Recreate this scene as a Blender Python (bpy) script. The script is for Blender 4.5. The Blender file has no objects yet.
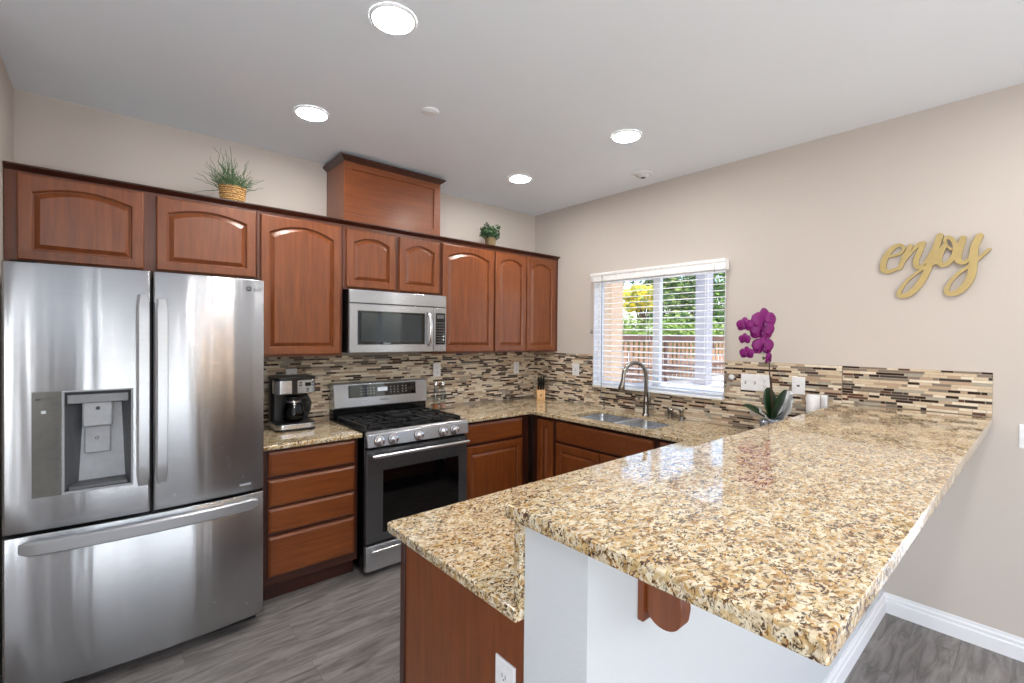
import bpy, bmesh, math, random
from math import sin, cos, pi, radians, sqrt
from mathutils import Vector, Matrix, noise
S = bpy.context.scene
C = S.collection
random.seed(7)

# ------------------------------------------------------------------ camera
YAW, PITCH, ROLL, F = 0.7148, -0.0115, 0.0096, 465.5
fw = Vector((sin(YAW)*cos(PITCH), cos(YAW)*cos(PITCH), sin(PITCH)))
rt = Vector((cos(YAW), -sin(YAW), 0)); up = rt.cross(fw)
r2 = rt*cos(ROLL) + up*sin(ROLL); u2 = r2.cross(fw)
cam = bpy.data.cameras.new('camera'); co = bpy.data.objects.new('camera', cam); C.objects.link(co)
cam.sensor_width = 36; cam.lens = F*36/1024; cam.clip_start = .05; cam.clip_end = 200
mt = Matrix((r2, u2, -fw)).transposed().to_4x4(); mt.translation = Vector((-3.3211, -3.4786, 1.5353))
co.matrix_world = mt
S.camera = co
# ------------------------------------------------------------------ light and exposure
S.view_settings.view_transform = 'Standard'; S.view_settings.look = 'None'
S.view_settings.gamma = 1; S.view_settings.use_curve_mapping = False
S.view_settings.exposure = -0.14
w = bpy.data.worlds.new('sky'); S.world = w; w.use_nodes = True
nt = w.node_tree; sk = nt.nodes.new('ShaderNodeTexSky'); sk.sky_type = 'NISHITA'; sk.sun_disc = False
sk.sun_elevation = radians(58); sk.sun_rotation = radians(215); sk.air_density = 1.0; sk.dust_density = 2.5
bg = nt.nodes['Background']; bg.inputs['Strength'].default_value = .62
nt.links.new(sk.outputs[0], bg.inputs[0])
sun = bpy.data.lights.new('sun', 'SUN'); sun.energy = 3.2; sun.angle = radians(1.5); sun.color = (1, .93, .82)
so = bpy.data.objects.new('sun', sun); C.objects.link(so)
so.rotation_euler = Vector((.36, .30, -1)).to_track_quat('-Z', 'Y').to_euler()
def area(name, loc, direction, sx, sy, energy, col=(1, 1, 1)):
    l = bpy.data.lights.new(name, 'AREA'); l.shape = 'RECTANGLE'; l.size = sx; l.size_y = sy; l.energy = energy; l.color = col
    o = bpy.data.objects.new(name, l); C.objects.link(o); o.location = loc
    o.rotation_euler = Vector(direction).to_track_quat('-Z', 'Z').to_euler(); return o
area('daylight_patio_door', (-3.76, -7.75, 1.15), (0, 1, .05), 1.35, 2.1, 7, (.93, .97, 1))
area('daylight_patio_door', (-2.13, -7.75, 1.15), (0, 1, .05), 1.35, 2.1, 7, (.93, .97, 1))
area('ceiling_fill_patio', (-2.95, -8.4, .10), (0, .08, 1), 3.3, 1.5, 410, (.90, .95, 1))  # added upward fill lamp outside the patio door, brightens the ceiling
area('daylight_living_window', (-5.55, -4.9, 1.5), (1, .15, .1), 1.9, 1.4, 105, (.93, .97, 1))
area('ceiling_fill_living', (-6.0, -4.9, .5), (.15, 0, 1), 1.2, 1.9, 180, (.90, .95, 1))  # second added uplight, lifts the ceiling from the living side
area('daylight_side_door', (.35, -4.6, 1.1), (-1, 0, .15), 1.8, 2.0, 9, (.95, .98, 1))

# ------------------------------------------------------------------ materials
def sr(r, g, b):
    f = lambda c: (c/255/12.92) if c/255 <= .04045 else ((c/255+.055)/1.055)**2.4
    return (f(r), f(g), f(b), 1)
class Mat:
    def __init__(s, name):
        s.m = bpy.data.materials.new(name); s.m.use_nodes = True; s.nt = s.m.node_tree
        s.b = s.nt.nodes['Principled BSDF']
    def set(s, **k):
        for a, v in k.items(): s.b.inputs[a.replace('_', ' ')].default_value = v
        return s
    def n(s, t, **k):
        x = s.nt.nodes.new(t)
        for a, v in k.items():
            if hasattr(x, a) and not a[0].isupper(): setattr(x, a, v)
            else: x.inputs[a.replace('_', ' ')].default_value = v
        return x
    def l(s, a, b): s.nt.links.new(a, b)
    def coord(s, scale=(1, 1, 1), out='Object'):
        t = s.n('ShaderNodeTexCoord'); m = s.n('ShaderNodeMapping'); m.inputs['Scale'].default_value = scale
        s.l(t.outputs[out], m.inputs[0]); return m.outputs[0]
    def ramp(s, fac, stops, interp='LINEAR'):
        r = s.n('ShaderNodeValToRGB'); r.color_ramp.interpolation = interp
        e = r.color_ramp.elements
        while len(e) < len(stops): e.new(.5)
        for i, (p, c) in enumerate(stops):
            e[i].position = p; e[i].color = c if len(c) == 4 else (*c, 1)
        s.l(fac, r.inputs[0]); return r.outputs[0]
    def noise(s, vec, scale, detail=3, rough=.5, dist=0):
        x = s.n('ShaderNodeTexNoise'); x.inputs['Scale'].default_value = scale; x.inputs['Detail'].default_value = detail
        x.inputs['Roughness'].default_value = rough; x.inputs['Distortion'].default_value = dist
        s.l(vec, x.inputs['Vector']); return x.outputs['Fac']
    def mix(s, fac, a, b):
        x = s.n('ShaderNodeMix', data_type='RGBA')
        for v, i in ((fac, 0), (a, 6), (b, 7)):
            if hasattr(v, 'links'): s.l(v, x.inputs[i])
            else: x.inputs[i].default_value = v
        return x.outputs[2]
    def bump(s, h, strength=.2, dist=.01):
        x = s.n('ShaderNodeBump'); x.inputs['Strength'].default_value = strength; x.inputs['Distance'].default_value = dist
        s.l(h, x.inputs['Height']); s.l(x.outputs[0], s.b.inputs['Normal'])
    def col(s, c):
        if hasattr(c, 'links'): s.l(c, s.b.inputs['Base Color'])
        else: s.b.inputs['Base Color'].default_value = c
        return s
M = {}
def simple(name, c, rough=.5, metal=0, **k):
    x = Mat(name); x.col(c).set(Roughness=rough, Metallic=metal, **k)
    v = x.coord(); f = x.noise(v, 35, 2)
    x.l(x.ramp(f, [(.3, tuple(a*.94 for a in c[:3])), (.7, tuple(min(1, a*1.05) for a in c[:3]))]), x.b.inputs['Base Color'])
    M[name] = x.m; return x
def paint(name, c, bs=.12, sc=160):
    x = Mat(name); x.set(Roughness=.75); v = x.coord(); x.col(x.ramp(x.noise(v, 2.5, 2), [(.3, tuple(a*.985 for a in c[:3])), (.7, c)]))
    x.bump(x.noise(v, sc, 2), bs, .002); M[name] = x.m
paint('wall_paint', sr(199, 190, 182)); paint('ceiling_paint', sr(238, 244, 251), .08, 120)
paint('white_wall', sr(208, 212, 216), .6, 90); paint('trim_white', sr(236, 237, 240), .02, 60)
paint('stucco_peach', sr(172, 150, 126), .4, 60); paint('stucco_white', sr(152, 152, 158), .4, 60)
def wood(name, c1, c2, c3, rough=.36, sc=(14, 14, 1.1), coat=.3):
    x = Mat(name); v = x.coord(sc)
    g = x.noise(v, 3.2, 5, .6, .6); c = x.ramp(g, [(.25, c1), (.5, c2), (.78, c3)])
    v2 = x.coord((1, 1, 1)); cl = x.noise(v2, 3.5, 3); c = x.mix(x.ramp(cl, [(.35, (0, 0, 0)), (.75, (.35, .35, .35))]), c, c3)
    x.col(c).set(Roughness=rough, Coat_Weight=coat, Coat_Roughness=.22)
    x.bump(x.noise(x.coord((60, 60, 4)), 4, 3), .04, .001); M[name] = x.m
wood('cherry_wood', sr(99, 47, 17), sr(118, 60, 23), sr(136, 74, 32))
wood('cherry_rail', sr(99, 47, 17), sr(118, 60, 23), sr(136, 74, 32), sc=(1.1, 14, 14))
wood('cherry_frame', sr(80, 38, 18), sr(96, 48, 24), sr(110, 58, 30))
wood('dark_cherry', sr(44, 19, 12), sr(58, 25, 15), sr(70, 33, 21), sc=(1, 12, 12))
wood('block_wood', sr(190, 140, 85), sr(214, 166, 108), sr(226, 182, 126), .5, coat=0)
wood('fence_wood', sr(128, 92, 70), sr(168, 128, 98), sr(200, 164, 130), .8, coat=0)
wood('fence_cap_wood', sr(80, 55, 48), sr(100, 72, 62), sr(120, 88, 76), .8, coat=0)
wood('bark', sr(70, 55, 42), sr(95, 78, 62), sr(120, 100, 80), .9, coat=0)
def granite(name):
    x = Mat(name); vv = x.coord((1.0, 1.5, 1.2))
    nz = x.n('ShaderNodeTexNoise'); nz.inputs['Scale'].default_value = 30; nz.inputs['Detail'].default_value = 4; x.l(vv, nz.inputs['Vector'])
    sc = x.n('ShaderNodeVectorMath', operation='SCALE'); sc.inputs[3].default_value = .03; x.l(nz.outputs['Color'], sc.inputs[0])
    ad = x.n('ShaderNodeVectorMath', operation='ADD'); x.l(vv, ad.inputs[0]); x.l(sc.outputs[0], ad.inputs[1])
    def cells(scale):
        vo = x.n('ShaderNodeTexVoronoi'); vo.inputs['Scale'].default_value = scale; x.l(ad.outputs[0], vo.inputs['Vector'])
        sp = x.n('ShaderNodeSeparateColor'); x.l(vo.outputs['Color'], sp.inputs[0]); return sp.outputs
    c1, c2 = cells(88), cells(165)
    a = x.noise(vv, 20, 3, .6, .8)
    patch = x.ramp(a, [(.38, sr(176, 140, 88)), (.48, sr(204, 178, 132)), (.58, sr(222, 206, 170))])
    grain = x.ramp(c1[0], [(0, sr(238, 228, 204)), (.32, sr(214, 186, 134)), (.46, sr(240, 234, 218)), (.60, sr(196, 154, 94)), (.80, sr(206, 196, 174)), (.93, sr(150, 112, 70))], 'CONSTANT')
    base = x.mix(.5, patch, grain)
    # brown specks, clustered
    cl = x.noise(vv, 36, 2, .5, .5)
    sp1 = x.ramp(c2[1], [(0, (1, 1, 1)), (.40, (0, 0, 0))], 'CONSTANT')
    clm = x.ramp(cl, [(.42, (1, 1, 1)), (.52, (.15, .15, .15))])
    mm = x.n('ShaderNodeMath', operation='MULTIPLY'); x.l(sp1, mm.inputs[0]); x.l(clm, mm.inputs[1])
    base = x.mix(mm.outputs[0], base, x.ramp(c2[2], [(0, sr(96, 66, 38)), (.4, sr(70, 52, 40)), (.7, sr(140, 98, 54))], 'CONSTANT'))
    d = x.noise(ad.outputs[0], 100, 3, .6, 1.0)
    base = x.mix(x.ramp(d, [(.38, (.95, .95, .95)), (.42, (0, 0, 0))]), base, sr(72, 54, 40))
    e = x.noise(ad.outputs[0], 36, 5, .68, 2.2)
    base = x.mix(x.ramp(e, [(.385, (.9, .9, .9)), (.415, (0, 0, 0))]), base, sr(84, 62, 44))
    x.col(base).set(Roughness=.07, Specular_IOR_Level=.55, Coat_Weight=.35, Coat_Roughness=.03); M[name] = x.m
granite('granite')
def steel(name, c, rough, aniso=.75, axis='X', wob=0, metal=1):
    x = Mat(name); x.set(Roughness=rough, Metallic=metal)
    sc = {'X': (1.2, 1.2, 260), 'Z': (260, 260, 1.2)}[axis]
    st = x.noise(x.coord(sc), 2.2, 2)
    x.col(x.ramp(st, [(.3, tuple(a*.95 for a in c[:3])), (.7, tuple(min(1, a*1.04) for a in c[:3]))]))
    x.b.inputs['Anisotropic'].default_value = aniso; x.b.inputs['Anisotropic Rotation'].default_value = .25
    if aniso:
        t = x.n('ShaderNodeTangent'); t.direction_type = 'RADIAL'; t.axis = 'Z'; x.l(t.outputs[0], x.b.inputs['Tangent'])
    if wob: x.bump(x.noise(x.coord((1, 1, .05)), 13, 1.5), 1.0, wob)
    M[name] = x.m
steel('fridge_steel', sr(176, 177, 180), .24, .97, 'X', .0032)
steel('steel', sr(186, 188, 192), .26, .9, metal=.78)
steel('handle_steel', sr(190, 192, 196), .36, 0, metal=.75)
steel('bright_steel', sr(222, 222, 225), .24, 0)
steel('dark_steel', sr(104, 105, 108), .26, .6, metal=.75)
steel('faucet_nickel', sr(150, 145, 140), .2, 0)
steel('sink_steel', sr(186, 189, 194), .26, 0, metal=.85)
simple('fridge_case', sr(80, 80, 84), .45); simple('black_enamel', sr(14, 14, 15), .18); simple('black_plastic', sr(18, 18, 19), .35)
simple('cast_iron', sr(22, 22, 23), .55); simple('black_glass', sr(5, 5, 6), .04, 0, Specular_IOR_Level=.6)
simple('gap_black', sr(10, 9, 9), .8); simple('grey_plastic', sr(122, 124, 128), .4, .0); simple('dark_grey_plastic', sr(88, 90, 94), .4)
simple('panel_grey', sr(118, 118, 115), .14, .5); simple('silver_plastic', sr(152, 155, 160), .35, .0)
simple('white_plastic', sr(234, 234, 236), .35); simple('slot_grey', sr(96, 96, 98), .6); simple('blind_white', sr(248, 248, 248), .4)
simple('microwave_glass', sr(58, 64, 68), .05, .35); simple('print_white', sr(200, 205, 212), .5); simple('print_dark', sr(50, 50, 54), .5)
simple('gold', sr(184, 162, 108), .5, .1); simple('gold_edge', sr(96, 70, 38), .5)
simple('orchid_petal', sr(120, 0, 104), .55, 0, Subsurface_Weight=.0); simple('orchid_lip', sr(96, 0, 88), .5); simple('orchid_centre', sr(120, 20, 100), .5)
simple('orchid_leaf', sr(24, 54, 24), .3); simple('stem_brown', sr(72, 52, 44), .6); simple('stem_green', sr(96, 120, 60), .6)
simple('cellophane', sr(205, 206, 208), .25, .15); simple('foil', sr(170, 178, 190), .2, .8); simple('terracotta', sr(176, 110, 70), .8)
simple('grass_green', sr(98, 120, 88), .7); simple('grass_dark', sr(46, 84, 46), .7); simple('leaf_dark', sr(38, 66, 40), .6); simple('leaf_mid', sr(74, 104, 66), .6)
simple('pot_tan', sr(128, 110, 78), .8); simple('soil', sr(60, 45, 34), .95)
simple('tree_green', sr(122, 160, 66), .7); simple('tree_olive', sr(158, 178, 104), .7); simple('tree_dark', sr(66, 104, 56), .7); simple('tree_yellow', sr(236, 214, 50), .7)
simple('concrete', sr(190, 188, 184), .9); simple('grout', sr(176, 162, 144), .9); simple('coffee', sr(20, 10, 6), .2); simple('pink_salt', sr(206, 150, 130), .8)
simple('drain', sr(60, 60, 62), .4, .8)
for nm, c, ro in (('tile_cream', sr(226, 213, 192), .4), ('tile_beige', sr(208, 188, 160), .4), ('tile_tan', sr(182, 156, 130), .4), ('tile_taupe', sr(132, 117, 104), .3),
               ('tile_brown', sr(54, 38, 34), .14), ('tile_glass', sr(172, 166, 152), .1), ('tile_charcoal', sr(74, 66, 62), .12), ('tile_marble', sr(98, 68, 54), .2)):
    simple(nm, c, ro)
# wicker
x = Mat('wicker'); wv = x.n('ShaderNodeTexWave'); wv.bands_direction = 'Z'; wv.inputs['Scale'].default_value = 28; wv.inputs['Distortion'].default_value = 5; wv.inputs['Detail Scale'].default_value = 6
x.l(x.coord(), wv.inputs[0]); x.col(x.ramp(wv.outputs[1], [(.1, sr(120, 80, 40)), (.8, sr(212, 170, 108))])).set(Roughness=.7); M['wicker'] = x.m
# floor planks run along x
x = Mat('floor_planks'); v = x.coord()
br = x.n('ShaderNodeTexBrick'); br.offset = .37; br.squash = 1
for k, val in (('Scale', 1), ('Brick Width', 1.22), ('Row Height', .18), ('Mortar Size', .0016), ('Mortar Smooth', .1), ('Bias', 0)): br.inputs[k].default_value = val
br.inputs['Color1'].default_value = (.25, .25, .25, 1); br.inputs['Color2'].default_value = (.85, .85, .85, 1); br.inputs['Mortar'].default_value = (0, 0, 0, 1)
x.l(v, br.inputs[0])
wv = x.n('ShaderNodeVectorMath', operation='ADD'); sc = x.n('ShaderNodeVectorMath', operation='SCALE'); sc.inputs[3].default_value = 9
x.l(br.outputs[0], sc.inputs[0]); x.l(x.coord((1.3, 9, 1)), wv.inputs[0]); x.l(sc.outputs[0], wv.inputs[1])
g = x.noise(wv.outputs[0], 2.2, 6, .62, 1.2)
c = x.ramp(g, [(.22, sr(78, 73, 71)), (.42, sr(114, 108, 105)), (.58, sr(142, 136, 132)), (.8, sr(166, 160, 155))])
tone = x.n('ShaderNodeMix', data_type='RGBA', blend_type='MULTIPLY'); tone.inputs[0].default_value = .45
x.l(c, tone.inputs[6]); x.l(x.ramp(br.outputs[0], [(0, (.3, .3, .3)), (.2, (.72, .72, .72)), (.9, (1.1, 1.1, 1.1))]), tone.inputs[7])
x.col(tone.outputs[2]).set(Roughness=.42); x.bump(g, .08, .002); M['floor_planks'] = x.m
# glass
def glass(name, tint=(1, 1, 1, 1), refl=.12, dark=0):
    m = bpy.data.materials.new(name); m.use_nodes = True; t = m.node_tree; t.nodes.clear()
    o = t.nodes.new('ShaderNodeOutputMaterial'); a = t.nodes.new('ShaderNodeBsdfTransparent'); a.inputs[0].default_value = tint
    g = t.nodes.new('ShaderNodeBsdfGlossy'); g.inputs['Roughness'].default_value = .02
    mx = t.nodes.new('ShaderNodeMixShader'); lw = t.nodes.new('ShaderNodeLayerWeight'); lw.inputs[0].default_value = .5
    pw = t.nodes.new('ShaderNodeMath'); pw.operation = 'POWER'; pw.inputs[1].default_value = 5
    fr = t.nodes.new('ShaderNodeMath'); fr.operation = 'MULTIPLY_ADD'; fr.inputs[1].default_value = .9; fr.inputs[2].default_value = .04
    t.links.new(lw.outputs['Facing'], pw.inputs[0]); t.links.new(pw.outputs[0], fr.inputs[0]); t.links.new(fr.outputs[0], mx.inputs[0]); t.links.new(a.outputs[0], mx.inputs[1]); t.links.new(g.outputs[0], mx.inputs[2]); t.links.new(mx.outputs[0], o.inputs[0]); M[name] = m
glass('window_glass'); glass('clear_glass', (.93, .95, .95, 1)); glass('smoked_glass', (.35, .35, .36, 1))
def emit(name, c, s):
    x = Mat(name); x.set(Emission_Strength=s); x.b.inputs['Emission Color'].default_value = c; M[name] = x.m
emit('lamp_white', (1, .975, .94, 1), 190); emit('bulb_warm', (1, .55, .2, 1), 160); emit('display_blue', (.45, .6, .8, 1), .25)

# ------------------------------------------------------------------ mesh helpers
ORG = {}
class MB:
    def __init__(s): s.v = []; s.f = []; s.mi = []; s.cm = 0
    def face(s, *ids): s.f.append(ids); s.mi.append(s.cm)
    def add(s, vs, fs):
        o = len(s.v); s.v += [tuple(p) for p in vs]
        for f in fs: s.f.append(tuple(i+o for i in f)); s.mi.append(s.cm)
        return s
    def box(s, x0, x1, y0, y1, z0, z1):
        return s.add([(x0, y0, z0), (x1, y0, z0), (x1, y1, z0), (x0, y1, z0), (x0, y0, z1), (x1, y0, z1), (x1, y1, z1), (x0, y1, z1)],
                     [(0, 3, 2, 1), (4, 5, 6, 7), (0, 1, 5, 4), (1, 2, 6, 5), (2, 3, 7, 6), (3, 0, 4, 7)])
    def rings(s, rings, cap=(True, True), closed=False):
        n = len(rings[0]); vs = [p for r in rings for p in r]; fs = []
        m = len(rings)
        for k in range(m if closed else m-1):
            a, b = k*n, ((k+1) % m)*n
            for i in range(n): j = (i+1) % n; fs.append((a+i, a+j, b+j, b+i))
        if not closed:
            if cap[0]: fs.append(tuple(range(n-1, -1, -1)))
            if cap[1]: fs.append(tuple(range((m-1)*n, m*n)))
        return s.add(vs, fs)
    def tube(s, pts, r, n=10, flat=None):
        pts = [Vector(p) for p in pts]; R = []; ref = None
        for i, p in enumerate(pts):
            t = (pts[min(i+1, len(pts)-1)] - pts[max(i-1, 0)]).normalized()
            if ref is None: ref = Vector((0, 0, 1)) if abs(t.z) < .9 else Vector((1, 0, 0))
            a = t.cross(ref).normalized(); b = a.cross(t).normalized(); ref = b
            rr = r[i] if isinstance(r, (list, tuple)) else r
            rb = rr*(flat or 1)
            R.append([p + a*cos(2*pi*k/n)*rr + b*sin(2*pi*k/n)*rb for k in range(n)])
        return s.rings(R)
    def lathe(s, cx, cy, prof, n=28, cap=(True, True)):
        return s.rings([[(cx+r*cos(2*pi*k/n), cy+r*sin(2*pi*k/n), z) for k in range(n)] for r, z in prof], cap)
    def prism(s, poly, fn, d0, d1):
        """poly = 2-D outline, fn(u, v, d) -> 3-D point"""
        return s.rings([[fn(u, v, d0) for u, v in poly], [fn(u, v, d1) for u, v in poly]])
def obj(name, mb, mats, parent=None, smooth=False, bevel=0, seg=2, sub=0, ang=35, sharp=0):
    me = bpy.data.meshes.new(name)
    org = ORG.get(parent.name, Vector((0, 0, 0))) if parent else None
    if parent is None:
        xs = [p[0] for p in mb.v]; ys = [p[1] for p in mb.v]; zs = [p[2] for p in mb.v]
        org = Vector(((min(xs)+max(xs))/2, (min(ys)+max(ys))/2, min(zs)))
    me.from_pydata([(p[0]-org.x, p[1]-org.y, p[2]-org.z) for p in mb.v], [], mb.f); me.validate(); me.update()
    bm = bmesh.new(); bm.from_mesh(me); bmesh.ops.recalc_face_normals(bm, faces=bm.faces); bm.to_mesh(me); bm.free()
    if isinstance(mats, str): mats = [mats]
    for m in mats: me.materials.append(M[m])
    if len(mats) > 1 and len(me.polygons) == len(mb.mi):
        for p, i in zip(me.polygons, mb.mi): p.material_index = i
    o = bpy.data.objects.new(name, me); C.objects.link(o)
    if parent: o.parent = parent; ORG[o.name] = org
    else: o.location = org; ORG[o.name] = org
    if bevel:
        b = o.modifiers.new('bevel', 'BEVEL'); b.width = bevel; b.segments = seg; b.limit_method = 'ANGLE'; b.angle_limit = radians(ang)
        b.harden_normals = False
    if smooth or bevel:
        for p in me.polygons: p.use_smooth = True
        try: me.set_sharp_from_angle(angle=radians(sharp or (50 if bevel else 60)))
        except Exception: pass
    if sub: m = o.modifiers.new('sub', 'SUBSURF'); m.levels = sub; m.render_levels = sub
    return o
def tag(o, label, cat, group=None):
    o['label'] = label; o['category'] = cat
    if group: o['group'] = group
    return o
def thing(name, loc, label, cat, group=None):
    o = bpy.data.objects.new(name, None); C.objects.link(o); o.location = loc; ORG[o.name] = Vector(loc); o.empty_display_size = .1
    return tag(o, label, cat, group)
def struct(name, mb, m, parent=None, **k):
    o = obj(name, mb, m, parent, **k)
    if not parent: o['kind'] = 'structure'
    return o
def boxo(name, b, m, parent=None, **k): return obj(name, MB().box(*b), m, parent, **k)
def slab(outer, holes, z0, z1):
    """flat slab with holes from 2-D outlines"""
    bm = bmesh.new(); edges = []
    for loop in [outer]+holes:
        vs = [bm.verts.new((a, b, z0)) for a, b in loop]
        edges += [bm.edges.new((vs[i], vs[(i+1) % len(vs)])) for i in range(len(vs))]
    bmesh.ops.triangle_fill(bm, edges=edges, use_beauty=True)
    r = bmesh.ops.extrude_face_region(bm, geom=bm.faces[:])
    for v in [g for g in r['geom'] if isinstance(g, bmesh.types.BMVert)]: v.co.z = z1
    bm.verts.ensure_lookup_table(); bm.verts.index_update()
    mb = MB(); mb.add([tuple(v.co) for v in bm.verts], [tuple(v.index for v in f.verts) for f in bm.faces]); bm.free(); return mb
def rrect(x0, x1, y0, y1, r, n=5):
    P = []
    for cx, cy, a in ((x1-r, y1-r, 0), (x0+r, y1-r, 90), (x0+r, y0+r, 180), (x1-r, y0+r, 270)):
        for k in range(n+1):
            t = radians(a+90*k/n); P.append((cx+r*cos(t), cy+r*sin(t)))
    return P
# frames: (u, v, d) -> world.  u runs to the viewer's right, v up, d towards the room
def FA(x0, y0, z0): return lambda u, v, d: (x0+u, y0-d, z0+v)          # back wall side, faces -y
def FB(x0, y0, z0): return lambda u, v, d: (x0-d, y0-u, z0+v)          # window wall side, faces -x
def FP(x0, y0, z0): return lambda u, v, d: (x0-u, y0+d, z0+v)          # peninsula kitchen side, faces +y
def fbox(mb, F, u0, u1, v0, v1, d0, d1):
    mb.rings([[F(u0, v0, d0), F(u1, v0, d0), F(u1, v0, d1), F(u0, v0, d1)], [F(u0, v1, d0), F(u1, v1, d0), F(u1, v1, d1), F(u0, v1, d1)]]); return mb
def text_obj(name, s, size, m, F, u, v, d, parent, depth=.0012, stretch=1):
    cu = bpy.data.curves.new('txt', 'FONT'); cu.body = s; cu.size = size; cu.extrude = depth/2; cu.align_x = 'CENTER'; cu.align_y = 'CENTER'; cu.resolution_u = 2
    t = bpy.data.objects.new('txt', cu); C.objects.link(t); bpy.context.view_layer.update()
    me = bpy.data.meshes.new_from_object(t.evaluated_get(bpy.context.evaluated_depsgraph_get())); bpy.data.objects.remove(t)
    mb = MB(); mb.add([F(u+p.co.x*stretch, v+p.co.y, d+p.co.z) for p in me.vertices], [tuple(q.vertices) for q in me.polygons])
    return obj(name, mb, m, parent)

# ------------------------------------------------------------------ room shell
H = 2.775; XL = -3.685; XR2 = -5.2; YR = -7.5; T = .15
struct('floor', MB().box(XR2-T, .0+T, YR-T, T, -.06, 0), 'floor_planks')
struct('ceiling', MB().box(XR2-T, T, YR-T, T, H, H+.12), 'ceiling_paint')
struct('wall_back', MB().box(XL-T, T, 0, T, 0, H), 'wall_paint')
WY0, WY1, WZ0, WZ1 = -1.968, -.778, 1.100, 2.06
DY0, DY1, DZ = -5.5, -3.70, 2.10
m = MB().box(0, T, YR, DY0, 0, H).box(0, T, DY1, WY0, 0, H).box(0, T, DY0, DY1, DZ, H).box(0, T, WY1, 0, 0, H).box(0, T, WY0, WY1, 0, WZ0).box(0, T, WY0, WY1, WZ1, H)
struct('wall_right', m, 'wall_paint')
m = MB()
for a, b in ((DY0, DY0+.06), (-4.64, -4.56), (DY1-.06, DY1)): m.box(.04, .10, a, b, 0, DZ)
m.box(.04, .10, DY0+.06, DY1-.06, DZ-.06, DZ).box(.04, .10, DY0+.06, DY1-.06, 0, .07)
dr = struct('door_2', m, 'trim_white'); struct('door_glass', MB().box(.07, .075, DY0+.06, DY1-.06, .07, DZ-.06), 'window_glass', dr)
struct('wall_left', MB().box(XL-T, XL, -.72, 0, 0, H).box(XR2, XL, -.72-T, -.72, 0, H), 'wall_paint')
m = MB().box(XR2-T, XR2, YR, -5.85, 0, H).box(XR2-T, XR2, -3.95, -.72, 0, H).box(XR2-T, XR2, -5.85, -3.95, 0, .8).box(XR2-T, XR2, -5.85, -3.95, 2.2, H)
struct('wall_living_side', m, 'wall_paint')
m = MB().box(XR2-T, -4.6, YR-T, YR, 0, H).box(-1.3, T, YR-T, YR, 0, H).box(-4.6, -1.3, YR-T, YR, 2.25, H)
struct('wall_front', m, 'wall_paint')
# sliding patio door behind the camera
m = MB()
for a, b in ((-4.6, -4.54), (-2.98, -2.9), (-1.36, -1.3)): m.box(a, b, YR-.1, YR-.04, 0, 2.25)
m.box(-4.54, -1.36, YR-.1, YR-.04, 2.19, 2.25).box(-4.54, -1.36, YR-.1, YR-.04, 0, .07)
dr = struct('door_1', m, 'trim_white'); struct('door_glass', MB().box(-4.54, -1.36, YR-.075, YR-.07, .07, 2.19), 'window_glass', dr)
m = MB()
for a, b in ((-5.85, -5.79), (-4.93, -4.87), (-4.01, -3.95)): m.box(XR2-.1, XR2-.04, a, b, .8, 2.2)
m.box(XR2-.1, XR2-.04, -5.79, -4.01, .8, .86).box(XR2-.1, XR2-.04, -5.79, -4.01, 2.14, 2.2)
wn = struct('window_2', m, 'trim_white'); struct('window_pane', MB().box(XR2-.075, XR2-.07, -5.79, -4.01, .86, 2.14), 'window_glass', wn)
# kitchen window: white vinyl slider with one mullion
m = MB(); X0, X1 = .055, .11
m.box(X0, X1, WY1-.03, WY1, WZ0, WZ1).box(X0, X1, WY0, WY0+.03, WZ0, WZ1).box(X0, X1, WY0+.03, WY1-.03, WZ0, WZ0+.04).box(X0, X1, WY0+.03, WY1-.03, WZ1-.04, WZ1)
m.box(X0+.005, X1, -1.405, -1.345, WZ0+.04, WZ1-.04)
wn = struct('window_1', m, 'trim_white', bevel=.003)
m = MB().box(.001, X0-.0005, WY1-.006, WY1-.0005, WZ0+.0005, WZ1-.0005).box(.001, X0-.0005, WY0+.0005, WY0+.006, WZ0+.0005, WZ1-.0005).box(-.006, X0-.0005, WY0+.007, WY1-.007, WZ0+.0005, WZ0+.012)
struct('jamb_liner', m, 'trim_white', wn)
struct('window_pane', MB().box(.088, .092, WY0+.03, -1.405, WZ0+.04, WZ1-.04).box(.098, .102, -1.345, WY1-.03, WZ0+.04, WZ1-.04), 'window_glass', wn)
# baseboards with an ogee top
def base_prof(h=.108): return [(0, 0), (.017, 0), (.017, h*.60), (.011, h*.66), (.012, h*.80), (.006, h*.86), (.005, h), (0, h)]
BP = base_prof()
PY1 = -2.885     # dining face of the pony wall
struct('baseboard_right', MB().rings([[(-d, DY1, z) for d, z in BP], [(-d, PY1, z) for d, z in BP]]), 'trim_white')
struct('baseboard_peninsula', MB().rings([[(-2.6, PY1-d, z) for d, z in BP], [(-.004, PY1-d, z) for d, z in BP]]), 'trim_white')
struct('baseboard_front', MB().rings([[(-1.3, YR+d, z) for d, z in BP], [(-.02, YR+d, z) for d, z in BP]]), 'trim_white')
struct('wall_peninsula', MB().box(-2.6, 0, PY1, -2.70, 0, 1.121), 'white_wall')

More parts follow.
